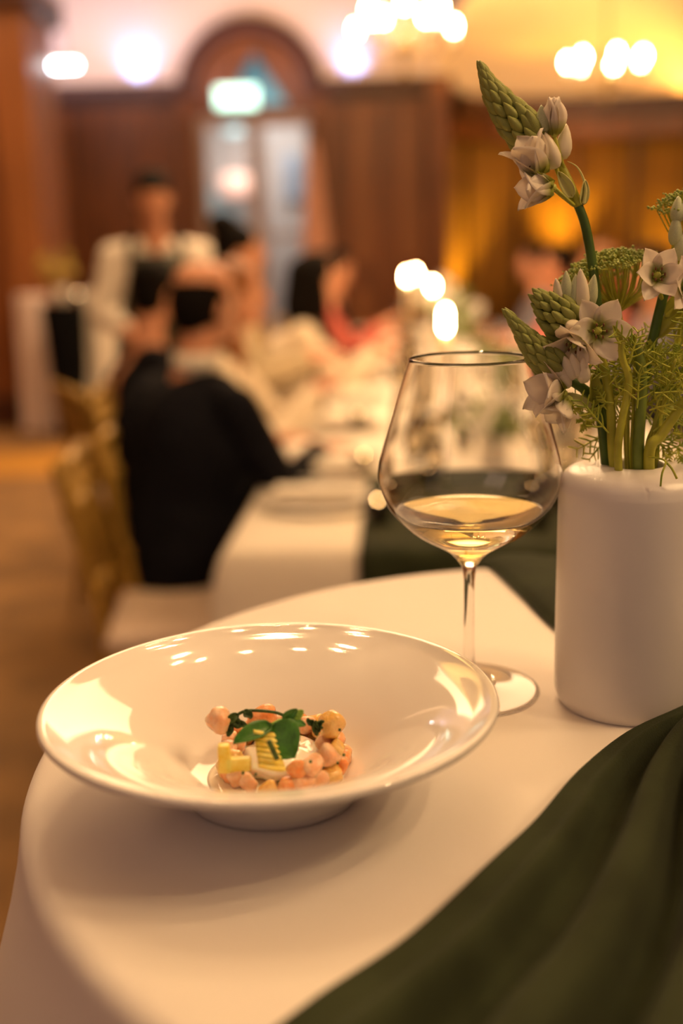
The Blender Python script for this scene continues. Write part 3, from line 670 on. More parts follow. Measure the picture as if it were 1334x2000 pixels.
bud(SB, at(1128, 640, .662), dirv(-.75, .25, .6), .0110, .0090, BUDW); bud(SB, at(1115, 652, .664), dirv(-.85, .15, .5), .0130, .0080, BUDW)
# --- stalk C: low left spike over the glass
SC = empty('star_flower_stalk', mouth(-.014, 0), 'low flower stalk with narrow bud spike leaning left over the wine glass', 'flower')
stemtube(SC, [mouth(-.013, -.001), at(1182, 892, .676), at(1176, 830, .674), at(1162, 782, .672), at(1135, 756, .670), at(1100, 735, .668)], .0032, .0030, m_fst)
spike(SC, [at(1092, 725, .667), at(1065, 700, .667), at(1030, 662, .667), at(993, 614, .668)], .0185, .0035, 58, .0130)
for x, y, dx, dy in ((1105, 740, -.75, .7), (1118, 742, -.4, 1), (1112, 756, -.6, .8), (1128, 738, -.3, 1), (1140, 748, -.1, 1)): bud(SC, at(x, y, .662), dirv(dx, dy, .2), .0165, .0085, BUDW)
flower(SC, at(1103, 768, .660), dirv(-.93, .20, .35), .0255, 26, False, .3)
flower(SC, at(1112, 778, .662), dirv(-.62, -.72, .30), .0205, 26, False, .9)
leaf('bract', at(1160, 790, .668), at(1155, 730, .666), .010, (.5, -1, .1), m_lst, SC, .7)
leaf('bract', at(1155, 795, .666), at(1100, 768, .664), .007, (0, -1, .5), m_brk, SC, .4)
# --- stalk D: right, cup flower and grey-green buds
SD = empty('star_flower_stalk', mouth(.010, .004), 'right flower stalk with open white cup and grey green buds', 'flower')
stemtube(SD, [mouth(.008, .004), at(1248, 890, .680), at(1252, 800, .684), at(1262, 720, .688), at(1280, 640, .690), at(1296, 575, .690), at(1310, 520, .690)], .0036, .0030, m_fst)
flower(SD, at(1281, 540, .680), dirv(-.02, .22, .92), .0185, 46, False, .52)
flower(SD, at(1334, 560, .682), dirv(.3, .1, .8), .0185, 50, False, .3)
stemtube(SD, [at(1281, 542, .681), at(1288, 570, .685), at(1295, 590, .69)], .0013, .0014, m_lst, 'pedicel')
for x, y, dx, L, W, me in ((1317, 480, .02, .0200, .0085, BUDP), (1322, 435, 0, .0160, .009, BUDP), (1330, 510, -.1, .018, .009, BUDP), (1338, 500, .1, .022, .009, BUDW), (1306, 575, -.1, .010, .006, BUDW)):
    bud(SD, at(x, y, .690), dirv(dx, 1, .05), L, W, me); stemtube(SD, [at(x, y, .690), at(1308, 535, .690)], .001, .0012, m_lst, 'pedicel')
leaf('leaf', at(1284, 660, .688), at(1340, 590, .690), .010, (-.5, -1, .5), m_lst, SD, .5)
leaf('leaf', at(1300, 620, .690), at(1345, 560, .690), .009, (-.5, -1, .3), m_lst, SD, .5)
# --- umbels
m_umb = mat('umbel_green', (.24, .33, .06), .6, col2=(.42, .46, .12), vscale=200)
def umbel(label, foot, hub, crown, halfw, h, nr, nf, msh=m_lst):
    U = empty('green_umbel', foot[0], label, 'flower'); stemtube(U, foot + [hub], .0026, .0018, msh)
    bm = BM(); bf = BM(); rn = random.Random(nr)
    ax = (crown - hub).normalized(); q = zalign(ax)
    for k in range(nr):
        rr = sqrt((k + .5) / nr); a = k * 2.39996; e = crown + q @ V((cos(a) * rr * halfw, sin(a) * rr * halfw * .8, -h * rr * rr))
        mid = hub.lerp(e, .5) + q @ V((cos(a) * rr * halfw * .18, sin(a) * rr * halfw * .1, -.002)); tube(bm, [hub, mid, e], [.0007, .0005, .0004], 5, False)
        for j in range(nf):
            o_ = q @ V((rn.gauss(0, .0028), rn.gauss(0, .0028), rn.uniform(.001, .003))); bmesh.ops.create_icosphere(bf, subdivisions=1, radius=rn.uniform(.0006, .0011), matrix=M.Translation(e + o_)); tube(bm, [e, e + o_], .00018, 3, False)
    obj('ray', bm, m_lst, U, kind='stuff'); obj('floret', bf, m_umb, U, kind='stuff'); return U
umbel('domed green umbel behind the open white stars', [mouth(.004, .008), at(1225, 880, .690), at(1222, 700, .700)], at(1208, 610, .712), at(1188, 498, .720), .037, .016, 80, 20)
umbel('green umbel cut by the right edge near the grey buds', [mouth(.012, .002), at(1290, 800, .690), at(1335, 620, .70)], at(1345, 480, .705), at(1338, 378, .700), .020, .010, 30, 12)
# --- bare pale stems and feathery dill
m_dill = mat('dill_green', (.24, .33, .03), .5, col2=(.50, .50, .05), vscale=80)
def frond(bm, p, d, L, depth, rn):
    d = d.normalized(); n = 5; pts = [p]; q = p.copy(); dd = d.copy()
    for i in range(n):
        dd = (dd + V((rn.gauss(0, .10), rn.gauss(0, .08), rn.gauss(0, .10) - .01))).normalized(); q = q + dd * L / n; pts.append(q.copy())
        if depth > 0 and i < n:
            for s in (-1, 1):
                sd = dd.cross(V((rn.uniform(-.3, .3), 1, rn.uniform(-.3, .3)))).normalized() * s
                frond(bm, q, dd * .7 + sd * .9, L * (.42 - .04 * i), depth - 1, rn)
    tube(bm, pts, [.0006 if depth else .0005] * 5 + [.0002], 4, False)
DL = [('feathery dill sprig hanging left in front of the vase stems', (1225, 890), [(1225, 725), (1228, 770), (1205, 790), (1195, 830)], [(-.7, .5), (-.9, .1), (-.8, -.3), (-.3, .9), (.3, .8)]),
      ('feathery dill sprig rising beside the bent pale stem', (1235, 890), [(1240, 690), (1250, 740), (1255, 810)], [(-.4, .9), (.3, .9), (-.9, .3), (.8, .2), (.9, .5)]),
      ('feathery dill sprig spreading right above the vase rim', (1262, 885), [(1290, 780), (1310, 830), (1285, 840), (1320, 760)], [(.9, .3), (.5, .8), (.9, -.2), (-.3, .9), (.9, -.5)]),
      ('feathery dill sprig at the right edge beside the white cup flower', (1268, 880), [(1320, 700), (1300, 740), (1325, 670), (1340, 760)], [(.6, .8), (-.5, .7), (.9, .1), (-.8, .3), (.8, .5)])]
for i, (lb, ft, hubs, dirs) in enumerate(DL):
    rn = random.Random(20 + i); D = empty('dill_sprig', at(*ft, .66), lb, 'herb')
    stemtube(D, [mouth((ft[0] - 1232) * .00025, -.007), at(*ft, .664), at((ft[0] + hubs[0][0]) / 2, (ft[1] + hubs[0][1]) / 2, .664), at(*hubs[0], .665)], .0013, .0009, m_lst)
    for hx, hy in hubs:
        for dx, up in dirs:
            bm = BM(); yy = .672 + rn.uniform(-.022, .03); p = at(hx + rn.uniform(-14, 14), hy + rn.uniform(-25, 25), yy)
            frond(bm, p, dirv(dx + rn.uniform(-.3, .3), up + rn.uniform(-.3, .3), rn.uniform(-.4, .5)), rn.uniform(.018, .028), 1 if rn.random() < .85 else 2, rn)
            obj('frond', bm, m_dill, D, False, kind='stuff')
def baresten(label, pts, ys, r, m):
    t = empty('cut_stalk', at(*pts[0], ys), label, 'stalk'); stemtube(t, [V((VC.x + (pts[0][0] - 1232) * .0003, VC.y - .006, VT - .04))] + [at(*p, ys) for p in pts], r, r * .85, m)
    leaf('leaf', at(*pts[-1], ys), at(pts[-1][0] - 16, pts[-1][1] - 34, ys), .004, (0, -1, .3), m_lst, t, .4); return t
baresten('pale yellow stem with a kink at the front centre of the vase', [(1207, 892), (1215, 820), (1226, 770), (1228, 735), (1216, 700), (1214, 670)], .655, .0026, m_lst)
baresten('thick bent green stem right of the kinked pale stem', [(1246, 892), (1250, 820), (1254, 760), (1250, 700), (1238, 672)], .660, .0036, mat('mid_stem', (.20, .27, .04), .45, var=.3, vscale=60))
baresten('thick pale stem slanting out to the right edge', [(1268, 886), (1290, 852), (1315, 815), (1345, 772)], .656, .0036, m_lst)
t = empty('dill_sprig', at(1300, 905, .635), 'small dill tip hanging over the front of the vase rim', 'herb')
obj('frond', tube(BM(), smoothpath([at(1265, 893, .655), at(1285, 895, .640), at(1300, 902, .632), at(1293, 925, .628), at(1290, 950, .627)], 4), .0006, 5), m_dill, t)
obj('frond', tube(BM(), smoothpath([at(1300, 902, .632), at(1312, 915, .630), at(1322, 935, .629)], 4), .0007, 5), m_dill, t)

# ------------------------------------------------------------------ LONG BANQUET TABLE
TH = .75; dirT = R(-3.4)
def tl(x, y, z=TH):  # table-local -> world; x from left edge, y from near end
    c_, s_ = cos(dirT), sin(dirT); X, Y = x, y; return V((-.255 + X * c_ - Y * s_, 2.30 + X * s_ + Y * c_, z))
TW, TL_ = 1.25, 6.5
bt = empty('banquet_table', tl(.6, 3, 0), 'long banquet table covered in white, guests along both sides', 'table')
bm = BM(); pts = [tl(.03, .03), tl(TW - .03, .03), tl(TW - .03, TL_ - .03), tl(.03, TL_ - .03)]
f = bm.faces.new([bm.verts.new(p + V((0, 0, -.03))) for p in pts]); g = bmesh.ops.extrude_face_region(bm, geom=[f]); bmesh.ops.translate(bm, verts=[v for v in g['geom'] if isinstance(v, bmesh.types.BMVert)], vec=(0, 0, .022)); bmesh.ops.recalc_face_normals(bm, faces=bm.faces[:])
obj('tabletop', bm, m_wood2, bt, False)
for x, y in ((.5, .3), (.75, .3), (.5, TL_ - .3), (.75, TL_ - .3)): obj('leg', tube(BM(), [tl(x, y, 0), tl(x, y, .73)], .02), m_brass, bt)
# cloth with rounded edge: full drop at the near end, short at the sides
bm = BM(); NX, NY = 30, 60; xs = [-.16 + (TW + .32) * i / NX for i in range(NX + 1)]; ys = [-.62 + .62 * i / 14 for i in range(14)] + [TL_ * i / 46 for i in range(47)]
xs = [-.12, -.10, -.08, -.05, -.02, -.008, .008, .03] + [.03 + (TW - .06) * i / 16 for i in range(1, 16)] + [TW - .03, TW - .008, TW + .008, TW + .02, TW + .05, TW + .08, TW + .10, TW + .12]
ys = [-.66, -.5, -.35, -.2, -.1, -.05, -.02, -.008, .008, .03] + [TL_ * i / 40 for i in range(1, 41)]
rows = []
for y in ys:
    row = []
    for x in xs:
        ex = max(0, -x, x - TW); ey = max(0, -y); sx_ = -1 if x < 0 else 1
        xx = min(max(x, 0), TW) + (sx_ * (.02 * min(1, ex / .03) + ex * .12) if ex else 0); yy = max(y, 0) - ((.02 * min(1, ey / .03) + .06 * ey + .012 * sin(x * 24) * min(1, ey * 3)) if ey else 0)
        row.append(bm.verts.new(tl(xx, yy, TH - max(ex, ey) * .97 - min(ex, ey) * .3)))
    rows.append(row)
for a, b in zip(rows, rows[1:]):
    for i in range(len(xs) - 1): bm.faces.new((a[i], a[i + 1], b[i + 1], b[i]))
o = obj('tablecloth', bm, m_linen2, None, True, 'white cloth covering the long banquet table behind', 'tablecloth'); md = o.modifiers.new('t', 'SOLIDIFY'); md.thickness = .003; md.offset = 1
bm = BM(); rows = []
for y in [-.66, -.5, -.3, -.15, -.05, -.02, -.006, .01, .04] + [.75 * i / 8 for i in range(1, 9)]:
    ey = max(0, -y); row = []
    for i in range(13):
        x = .29 + .70 * i / 12; yy = max(y, 0) - ((.028 + .06 * ey + .012 * sin(x * 24)* min(1, ey * 3)) if ey > .01 else ey * 2); row.append(bm.verts.new(tl(x, yy, TH + .006 - ey * .97)))
    rows.append(row)
for a, b in zip(rows, rows[1:]):
    for i in range(12): bm.faces.new((a[i], a[i + 1], b[i + 1], b[i]))
o = obj('table_runner', bm, m_velvet, None, True, 'dark green runner hanging over the near end of the long table', 'table runner'); md = o.modifiers.new('t', 'SOLIDIFY'); md.thickness = .003; md.offset = 1
# table setting
m_plate = mat('far_china', (.85, .80, .72), .2)
def mkplate():
    bm = lathe(BM(), [(0, .006), (.09, .006), (.11, .012), (.15, .018), (.152, .016), (.11, .004), (.08, 0), (0, 0)], seg=32)
    return obj('dinner_plate', bm, m_plate, None, True, 'x', 'plate', 'dinner plates on the long table', base=True)
plate = mkplate()
def mknap():
    bm = BM(); box(bm, (-.14, -.045, .0), (.10, .045, .018)); box(bm, (-.13, -.04, .018), (.08, .04, .03)); bevel(bm, .006, 2)
    return obj('napkin', bm, m_linen2, None, True, 'x', 'napkin', 'napkins on the long table', base=True)
nap = mknap()
m_thin = bpy.data.materials.new('thin_glass'); m_thin.use_nodes = True; nt = m_thin.node_tree; nt.nodes.remove(nt.nodes['Principled BSDF'])
tr = nt.nodes.new('ShaderNodeBsdfTransparent'); tr.inputs[0].default_value = (.95, .92, .86, 1); gl = nt.nodes.new('ShaderNodeBsdfGlossy'); gl.inputs['Roughness'].default_value = .03; fr = nt.nodes.new('ShaderNodeFresnel'); fr.inputs[0].default_value = 1.6; mx = nt.nodes.new('ShaderNodeMixShader')
nt.links.new(fr.outputs[0], mx.inputs[0]); nt.links.new(tr.outputs[0], mx.inputs[1]); nt.links.new(gl.outputs[0], mx.inputs[2]); nt.links.new(mx.outputs[0], nt.nodes['Material Output'].inputs[0])
def mkglass(h=.2, r=.035):
    t = empty('stemmed_glass', (0, 0, 0), 'x', 'glass')
    obj('cup', lathe(BM(), [(.004, h * .42), (r * .7, h * .50), (r, h * .66), (r * .9, h * .85), (r * .78, h), (r * .74, h), (r * .86, h * .85), (r * .95, h * .66), (r * .66, h * .515), (0, h * .45)], (0, 0, 0), 20), m_thin, t)
    obj('stem', lathe(BM(), [(0, 0), (.032, 0), (.030, .003), (.005, .008), (.0035, h * .2), (.004, h * .42), (0, h * .43)], (0, 0, 0), 16), m_thin, t); return t
gA = mkglass(.21, .042); gB = mkglass(.17, .033)
ordn = ['nearest', 'second', 'third', 'fourth', 'fifth', 'sixth', 'seventh', 'eighth', 'ninth', 'tenth']
first = {id(plate): True, id(nap): True, id(gA): True, id(gB): True}
def put(src, *a, **k):
    f_ = first.get(id(src), False); first[id(src)] = False; return place(src, *a, first=f_, **k)
PY = [.42, .80, 1.6, 2.3, 3.0, 3.7, 4.4, 5.1, 5.8]
for s in (0, 1):
    sd = ('left', 'right')[s]
    for k, y in enumerate(PY):
        x = .19 if s == 0 else TW - .19
        if s == 0 and k < 2: x = .17
        if not (s == 0 and k in (1, )) or True:
            put(plate, tl(x, y, TH + .0045), 0, 'white dinner plate, %s from the near end on the %s side' % (ordn[k], sd)); put(nap, tl(x, y, TH + .022), dirT + (pi if s else 0), 'folded white napkin on the %s plate on the %s side' % (ordn[k], sd))
        xg = .40 if s == 0 else TW - .40
        put(gA, tl(xg, y + .12, TH + .0085), 0, 'clear wine glass by the %s place setting on the %s side' % (ordn[k], sd), 'wine glasses on the long table')
        put(gB, tl(xg + (.06 if s == 0 else -.06), y - .04, TH + .0085), 0, 'small clear glass by the %s place setting on the %s side' % (ordn[k], sd), 'small glasses on the long table')
# taper candles in tall holders
def candle(loc, top, label):
    loc = V(loc); t = empty('taper_candle', loc, label, 'candle', 'tall candles on the long table'); h = top - loc.z
    obj('holder', lathe(BM(), [(0, 0), (.045, 0), (.045, .008), (.01, .02), (.008, h - .22), (.02, h - .20), (.018, h - .18), (0, h - .18)], loc, 16), m_brass, t)
    obj('wax', lathe(BM(), [(0, h - .19), (.011, h - .19), (.010, h - .025), (0, h - .023)], loc, 12), m_wax, t)
    obj('flame', lathe(BM(), [(0, h - .022), (.007, h - .012), (.010, h), (.006, h + .018), (0, h + .032)], loc, 10), m_flame, t)
for (px, py, y, lb) in ((795, 541, 6.0, 'leftmost tall candle of the cluster, flame highest'), (812, 536, 6.6, 'tall candle just behind the leftmost one'), (845, 560, 5.4, 'tall candle between the high pair and the nearest one'), (870, 618, 4.2, 'nearest tall candle with the lowest flame'), (870, 636, 4.05, 'shorter candle just below the nearest tall flame')):
    p = at(px, py, y); candle((p.x, y, TH + .0085), p.z, lb)
def votive(loc, label, m=m_tea):
    loc = V(loc); t = empty('votive_candle', loc, label, 'candle', 'votive candles on the long table')
    obj('cup', lathe(BM(), [(0, 0), (.03, 0), (.035, .06), (.033, .06), (.028, .004), (0, .004)], loc, 16), m_thin, t)
    obj('wax', lathe(BM(), [(0, .005), (.026, .005), (.027, .025), (0, .025)], loc, 14), m_wax, t)
    obj('flame', lathe(BM(), [(0, .028), (.006, .036), (.006, .045), (0, .06)], loc, 8), m, t)
for k, (px, py, lb) in enumerate([(657, 690, 'amber votive between the guests and candles'), (622, 784, 'votive near the hands of the seated guests'), (700, 815, 'votive right of the pale hands'), (711, 898, 'votive above the near plates'), (738, 987, 'votive at the near end beside the wine glass'), (770, 725, 'votive just left of the wine glass rim'), (1088, 1046, 'votive at the near end between glass and vase'), (950, 735, 'votive seen through the rim of the wine glass, left'), (1000, 738, 'votive seen through the rim of the wine glass, right'), (830, 940, 'votive seen through the lower left of the wine glass'), (1075, 960, 'votive behind the right wall of the wine glass'), (905, 850, 'votive seen through the middle of the wine glass')]):
    p = onz(px, py, TH + .05); p.y = max(p.y, 2.42); votive((p.x, p.y, TH + .0085), lb)
# greenery in low vases
m_leafg = mat('centrepiece_green', (.22, .30, .06), .6, var=.4, vscale=30)
def centre(loc, hgt, label, rn, white=False):
    loc = V(loc); t = empty('floral_centrepiece', loc, label, 'flowers', 'floral centrepieces on the long table')
    obj('vase', lathe(BM(), [(0, 0), (.045, 0), (.05, .10), (.04, .13), (.035, .13), (.03, .1), (0, .1)], loc, 20), m_plate, t)
    bs = BM(); 
    for k in range(12):
        a = k * 2.4; e = loc + V((cos(a) * rn.uniform(.03, .13), sin(a) * rn.uniform(.03, .13), hgt * rn.uniform(.6, 1)))
        tube(bs, [loc + V((0, 0, .1)), loc.lerp(e, .6) + V((0, 0, .03)), e], .002, 4)
        bl = BM()
        for j in range(8):
            q = e + V([rn.gauss(0, .02) for _ in range(3)]); ell(bl, q, (.016, .006, .022), Euler((rn.uniform(0, 6), rn.uniform(0, 6), 0)).to_matrix(), 6, 5)
        obj('blossom' if (k % 2 and white) else 'foliage', bl, m_plate if (k % 2 and white) else m_leafg, t)
    obj('stem', bs, m_fst, t)
rn = random.Random(5)
centre(tl(.72, 1.45, TH + .0085), .30, 'green and white centrepiece seen through the wine glass', rn, True)
centre(tl(.60, 2.5, TH + .0085), .42, 'green and white centrepiece below the candle flames', rn, True)
centre(tl(.66, .9, TH + .0085), .20, 'low white flower bowl nearest on the long table', rn, True)
centre(tl(.62, 3.9, TH + .0085), .40, 'pale centrepiece in the middle of the long table', rn, True)
centre(tl(.60, 4.9, TH + .0085), .38, 'farthest centrepiece on the long table', rn, True)

# ------------------------------------------------------------------ CHAIR
def mkchair():
    t = empty('gold_chair', (0, 0, 0), 'x', 'chair')   # faces +Y
    obj('seat_cushion', bevel(box(BM(), (-.20, -.19, .455), (.20, .20, .50)), .02, 3), m_cush, t)
    fr = BM(); box(fr, (-.21, -.20, .425), (.21, .21, .455)); obj('seat_frame', bevel(fr, .006, 1), m_gold, t)
    for s in (-1, 1):
        obj('leg', tube(BM(), [(s * .18, .18, .43), (s * .19, .20, 0)], [.016, .012], 10), m_gold, t)
        obj('leg', tube(BM(), smoothpath([(s * .19, -.26, 0), (s * .18, -.19, .43), (s * .175, -.21, .62), (s * .17, -.27, .92)], 4), .014, 10), m_gold, t)
        obj('side_stretcher', tube(BM(), [(s * .187, .19, .2), (s * .186, -.23, .2)], .008, 8), m_gold, t)
    for z, y in ((.90, -.262), (.80, -.245), (.60, -.208)): obj('back_rail', tube(BM(), [(-.172, y, z), (.172, y, z)], .022, 8), m_gold, t)
    for k in range(7): x = -.13 + .26 * k / 6; obj('spindle', tube(BM(), [(x, -.208, .60), (x, -.262, .90)], .012, 8), m_gold, t)
    obj('front_stretcher', tube(BM(), [(-.187, .19, .25), (.187, .19, .25)], .008, 8), m_gold, t)
    return t
ch = mkchair()
place(ch, (-.405, 2.68, 0), -pi / 2 + R(4), 'empty gold chair with cream cushion beside the near end', 'gold banquet chairs', first=True)

# ------------------------------------------------------------------ PEOPLE
def remesh(o, vox, sm=4):
    md = o.modifiers.new('r', 'REMESH'); md.mode = 'VOXEL'; md.voxel_size = vox; md.use_smooth_shade = True
    s_ = o.modifiers.new('s', 'SMOOTH'); s_.iterations = sm; s_.factor = .5
def person(loc, rz, label, top_m, hair_m, hair='short', seated=True, lean=.10, yaw=0, nod=0, sh=1.0, vox=.010, hands='table', bottom_m=None, bald=False, collar=None, zoff=0, group=None, bulk=1.0):
    loc = V(loc); W = M.Translation(loc) @ M.Rotation(rz, 4, 'Z')
    t = empty('person', loc, label, 'person', group, rz); hz = (.54 if seated else .96) + zoff
    def w_(x, y, z): return W @ V((x, y, z))
    H0 = V((0, 0, hz)); CH = V((0, lean * .6, hz + .34)); NK = V((0, lean + .01, hz + .53)); HD = V((0, lean + .045 + nod * .05, hz + .70 - nod * .02))
    body = BM(); top = BM(); bot = BM()
    # pelvis, torso
    chain(body, [w_(*H0), w_(*(H0 + V((0, lean * .3, .18)))), w_(*CH)], [.13, .115, .13]); chain(body, [w_(*CH), w_(*(NK + V((0, 0, .02)))), w_(*(HD + V((0, -.02, -.03))))], [.10, .057, .055])
    chain(top, [w_(-.05 * bulk, 0, hz + .02), w_(-.05, lean * .3, hz + .18), w_(-.07, lean * .6, hz + .34), w_(-.09, lean * .9, hz + .42)], [.13 * bulk, .125 * bulk, .135 * bulk, .085 * bulk])
    chain(top, [w_(.05 * bulk, 0, hz + .02), w_(.05, lean * .3, hz + .18), w_(.07, lean * .6, hz + .34), w_(.09, lean * .9, hz + .42)], [.13 * bulk, .125 * bulk, .135 * bulk, .085 * bulk])
    capsule(top, w_(-.13 * sh, lean * .9, hz + .445), w_(.13 * sh, lean * .9, hz + .445), .07, .07)
    # head
    Ry = M.Rotation(rz + yaw, 3, 'Z') @ M.Rotation(-nod, 3, 'X')
    def hp(x, y, z): return w_(*HD) + Ry @ V((x, y, z))
    ell(body, hp(0, 0, .02), (.075, .093, .10), Ry, 18, 14); ell(body, hp(0, .025, -.045), (.055, .065, .065), Ry); capsule(body, hp(0, .088, .02), hp(0, .112, -.018), .010, .014, 8)
    for s in (-1, 1): ell(body, hp(s * .076, -.005, -.005), (.010, .018, .030), Ry, 8, 8)
    ell(body, hp(0, .085, -.055), (.024, .012, .010), Ry, 8, 6); ell(body, hp(0, .07, -.09), (.022, .022, .018), Ry, 8, 6)
    for s in (-1, 1):
        S0 = V((s * .185 * sh, lean * .9, hz + .44))
        if hands == 'table': EL = V((s * .25, lean + .12, hz + .20)); WR = V((s * .13, lean + .34, hz + .27)); hd = V((-s * .25, 1, -.05))
        elif hands == 'raised': EL = V((s * .24, lean + .16, hz + .20)); WR = V((s * .06, lean + .33, hz + .36)); hd = V((-s * .3, .8, .5))
        elif hands == 'serve': EL = V((s * .27, lean + .02, hz + .17)); WR = V((s * .14, lean + .24, hz + .12)); hd = V((-s * .3, 1, -.1))
        else: EL = V((s * .24, -.02, hz + .14)); WR = V((s * .24, .05, hz - .10)); hd = V((0, .2, -1))
        hd.normalize()
        chain(body, [w_(*S0), w_(*EL), w_(*WR)], [.050, .040, .027]); chain(top, [w_(*S0), w_(*EL), w_(*(EL.lerp(WR, .86)))], [.064, .054, .041])
        PM = WR + hd * .055; side = hd.cross(V((0, 0, 1))).normalized(); upv = side.cross(hd)
        ell(body, w_(*PM), (.038, .050, .018), (M.Rotation(rz, 3, 'Z') @ zalign(hd) @ M.Rotation(-pi / 2, 3, 'X')), 10, 8)
        for k, (o_, L) in enumerate(((-.027, .062), (-.009, .072), (.009, .068), (.027, .052))):
            b0 = PM + hd * .035 + side * o_; b1 = b0 + hd * L * .5 - upv * .004; b2 = b1 + (hd * .8 - upv * .6) * L * .45; chain(body, [w_(*b0), w_(*b1), w_(*b2)], [.0095, .009, .008], 8)
        b0 = PM - side * s * -.03 - hd * .02; b1 = b0 + (hd * .6 + side * s * .8) * .032; b2 = b1 + (hd * .9 + side * s * .1) * .028; chain(body, [w_(*b0), w_(*b1), w_(*b2)], [.011, .010, .009], 8)
        # legs
        if seated:
            K = V((s * .12, .42, hz - .02)); A_ = V((s * .12, .40, .09)); F_ = V((s * .13, .54, .045)); HP = V((s * .09, .02, hz - .01))
        else:
            K = V((s * .10, .02, .50)); A_ = V((s * .10, 0, .09)); F_ = V((s * .11, .15, .045)); HP = V((s * .09, 0, hz - .04))
        chain(body, [w_(*HP), w_(*K), w_(*A_)], [.080, .056, .038]); chain(body, [w_(*A_), w_(*F_)], [.042, .036])
        chain(bot, [w_(*HP), w_(*K), w_(*A_)], [.094, .070, .058]); capsule(bot, w_(*HP), w_(0, .0, hz + .02), .10, .12)
    bo = obj('body', body, m_skin, t); remesh(bo, vox * .8 if hands else vox)
    to = obj('jacket' if top_m is m_suit else 'shirt', top, top_m, t); remesh(to, vox)
    tr_ = obj('trousers', bot, bottom_m or m_black, t); remesh(tr_, vox * 1.2)
    hb = BM()
    if hair == 'short':
        ell(hb, hp(0, -.018, .045 if not bald else .015), (.083, .094, .085 if not bald else .088), Ry, 16, 12)
        if not bald: ell(hb, hp(0, .03, .10), (.06, .05, .03), Ry)
        ell(hb, hp(0, -.05, -.01), (.070, .060, .070), Ry)
    elif hair == 'bun':
        ell(hb, hp(0, -.015, .045), (.088, .098, .088), Ry); ell(hb, hp(0, -.06, .12), (.065, .065, .055), Ry); ell(hb, hp(0, -.06, -.02), (.075, .055, .08), Ry)
    else:
        ell(hb, hp(0, -.015, .04), (.088, .098, .092), Ry); chain(hb, [hp(0, -.06, .03), hp(0, -.085, -.12), hp(0, -.09, -.30)], [.085, .085, .05])
        for s in (-1, 1): chain(hb, [hp(s * .07, -.02, .02), hp(s * .085, -.02, -.12), hp(s * .085, .0, -.27)], [.035, .04, .022])
    ho = obj('hair', hb, hair_m, t); remesh(ho, vox * .8)
    if bald: obj('bald_crown', ell(BM(), hp(0, -.005, .065), (.070, .088, .060), Ry), m_skin, t)
    for s in (-1, 1): obj('eye', ell(BM(), hp(s * .030, .086, .012), (.008, .005, .005), Ry, 8, 6), mat('eye', (.02, .015, .012), .2), t)
    obj('mouth', ell(BM(), hp(0, .090, -.057), (.024, .010, .005), Ry, 8, 6), mat('lip', (.45, .12, .09), .4), t)
    if collar:
        cb = BM(); lathe(cb, [(.058, -.02), (.068, -.02), (.064, .035), (.056, .035)], (0, 0, 0), 20)
        for v in cb.verts: v.co = w_(*(NK + V((0, -.005, .01)))) + M.Rotation(rz, 3, 'Z') @ v.co
        obj('collar', cb, collar, t)
    return t, w_, hz
def guest(x, y, side, label, *a, chair=True, **k):
    rz = (-pi / 2 if side == 'L' else pi / 2) + k.pop('turn', 0)
    k_chair = k.pop('seat', None)
    r = person((x, y, 0), rz, label, *a, **k)
    cx_, crz = k_chair or (x, rz)
    if chair: place(ch, (cx_, y, 0), crz, 'gold chair under the %s' % label, 'gold banquet chairs')
    return r
m_cream_top = mat('cream_knit', (.78, .66, .50), .85, var=.08, vscale=20)
m_beige = mat('beige_top', (.50, .40, .26), .85, var=.15, vscale=20)
m_red = mat('red_top', (.50, .10, .07), .8, var=.2, vscale=15)
m_grey = mat('blue_grey_jacket', (.16, .16, .20), .85, var=.15)
m_pink = mat('coral_dress', (.70, .22, .18), .8, var=.15)
guest(-.50, 3.02, 'L', 'man in black suit seated nearest on the left side', m_suit, m_hair, 'short', lean=.12, yaw=.1, vox=.009, sh=1.25, bulk=1.32, bald=True, collar=m_shirt, zoff=.0, turn=.65, seat=(-.38, -pi / 2))
guest(-.60, 3.95, 'L', 'woman with long auburn hair in cream knit top', m_cream_top, m_auburn, 'long', lean=.20, hands='raised', zoff=-.01)
guest(-.50, 4.70, 'L', 'woman with dark bun in beige top on the left side', m_beige, m_hair, 'bun', lean=.05, yaw=.2, zoff=.13)
guest(-.34, 5.30, 'L', 'guest in cream top with dark hair behind the auburn-haired woman', m_cream_top, m_hair, 'long', lean=.20, yaw=.5, hands='raised')
guest(-.26, 6.05, 'L', 'guest in black jacket toward the far left end', m_suit, m_hair, 'short', lean=.12, yaw=.4)
guest(-.20, 6.8, 'L', 'red-topped guest near the far left end', m_red, m_hair, 'short', lean=.14, yaw=.8, hands='raised')
guest(-.12, 7.6, 'L', 'farthest left guest in dark clothes beside the candles', m_suit, m_hair, 'short', lean=.1, yaw=.7)
person((-.76, 4.12, 0), -pi / 2 + .5, 'person in black turned left behind the suited man', m_suit, m_hair, 'short', lean=.05, yaw=.6); place(ch, (-.76, 4.12, 0), -pi / 2 + .5, 'gold chair under the person in black behind the suited man', 'gold banquet chairs')
guest(1.62, 5.2, 'R', 'guest in blue-grey jacket on the right side of the table', m_grey, m_hair, 'short', lean=.1, yaw=-.4)
guest(1.56, 6.0, 'R', 'guest in coral dress on the right side of the table', m_pink, m_auburn, 'long', lean=.1, yaw=-.5)
guest(1.52, 6.8, 'R', 'dark-haired guest in coral top on the right side', m_pink, m_hair, 'short', lean=.12, yaw=-.5)
guest(1.50, 7.6, 'R', 'farthest right guest in blue-grey jacket', m_grey, m_hair, 'short', lean=.1, yaw=-.5)
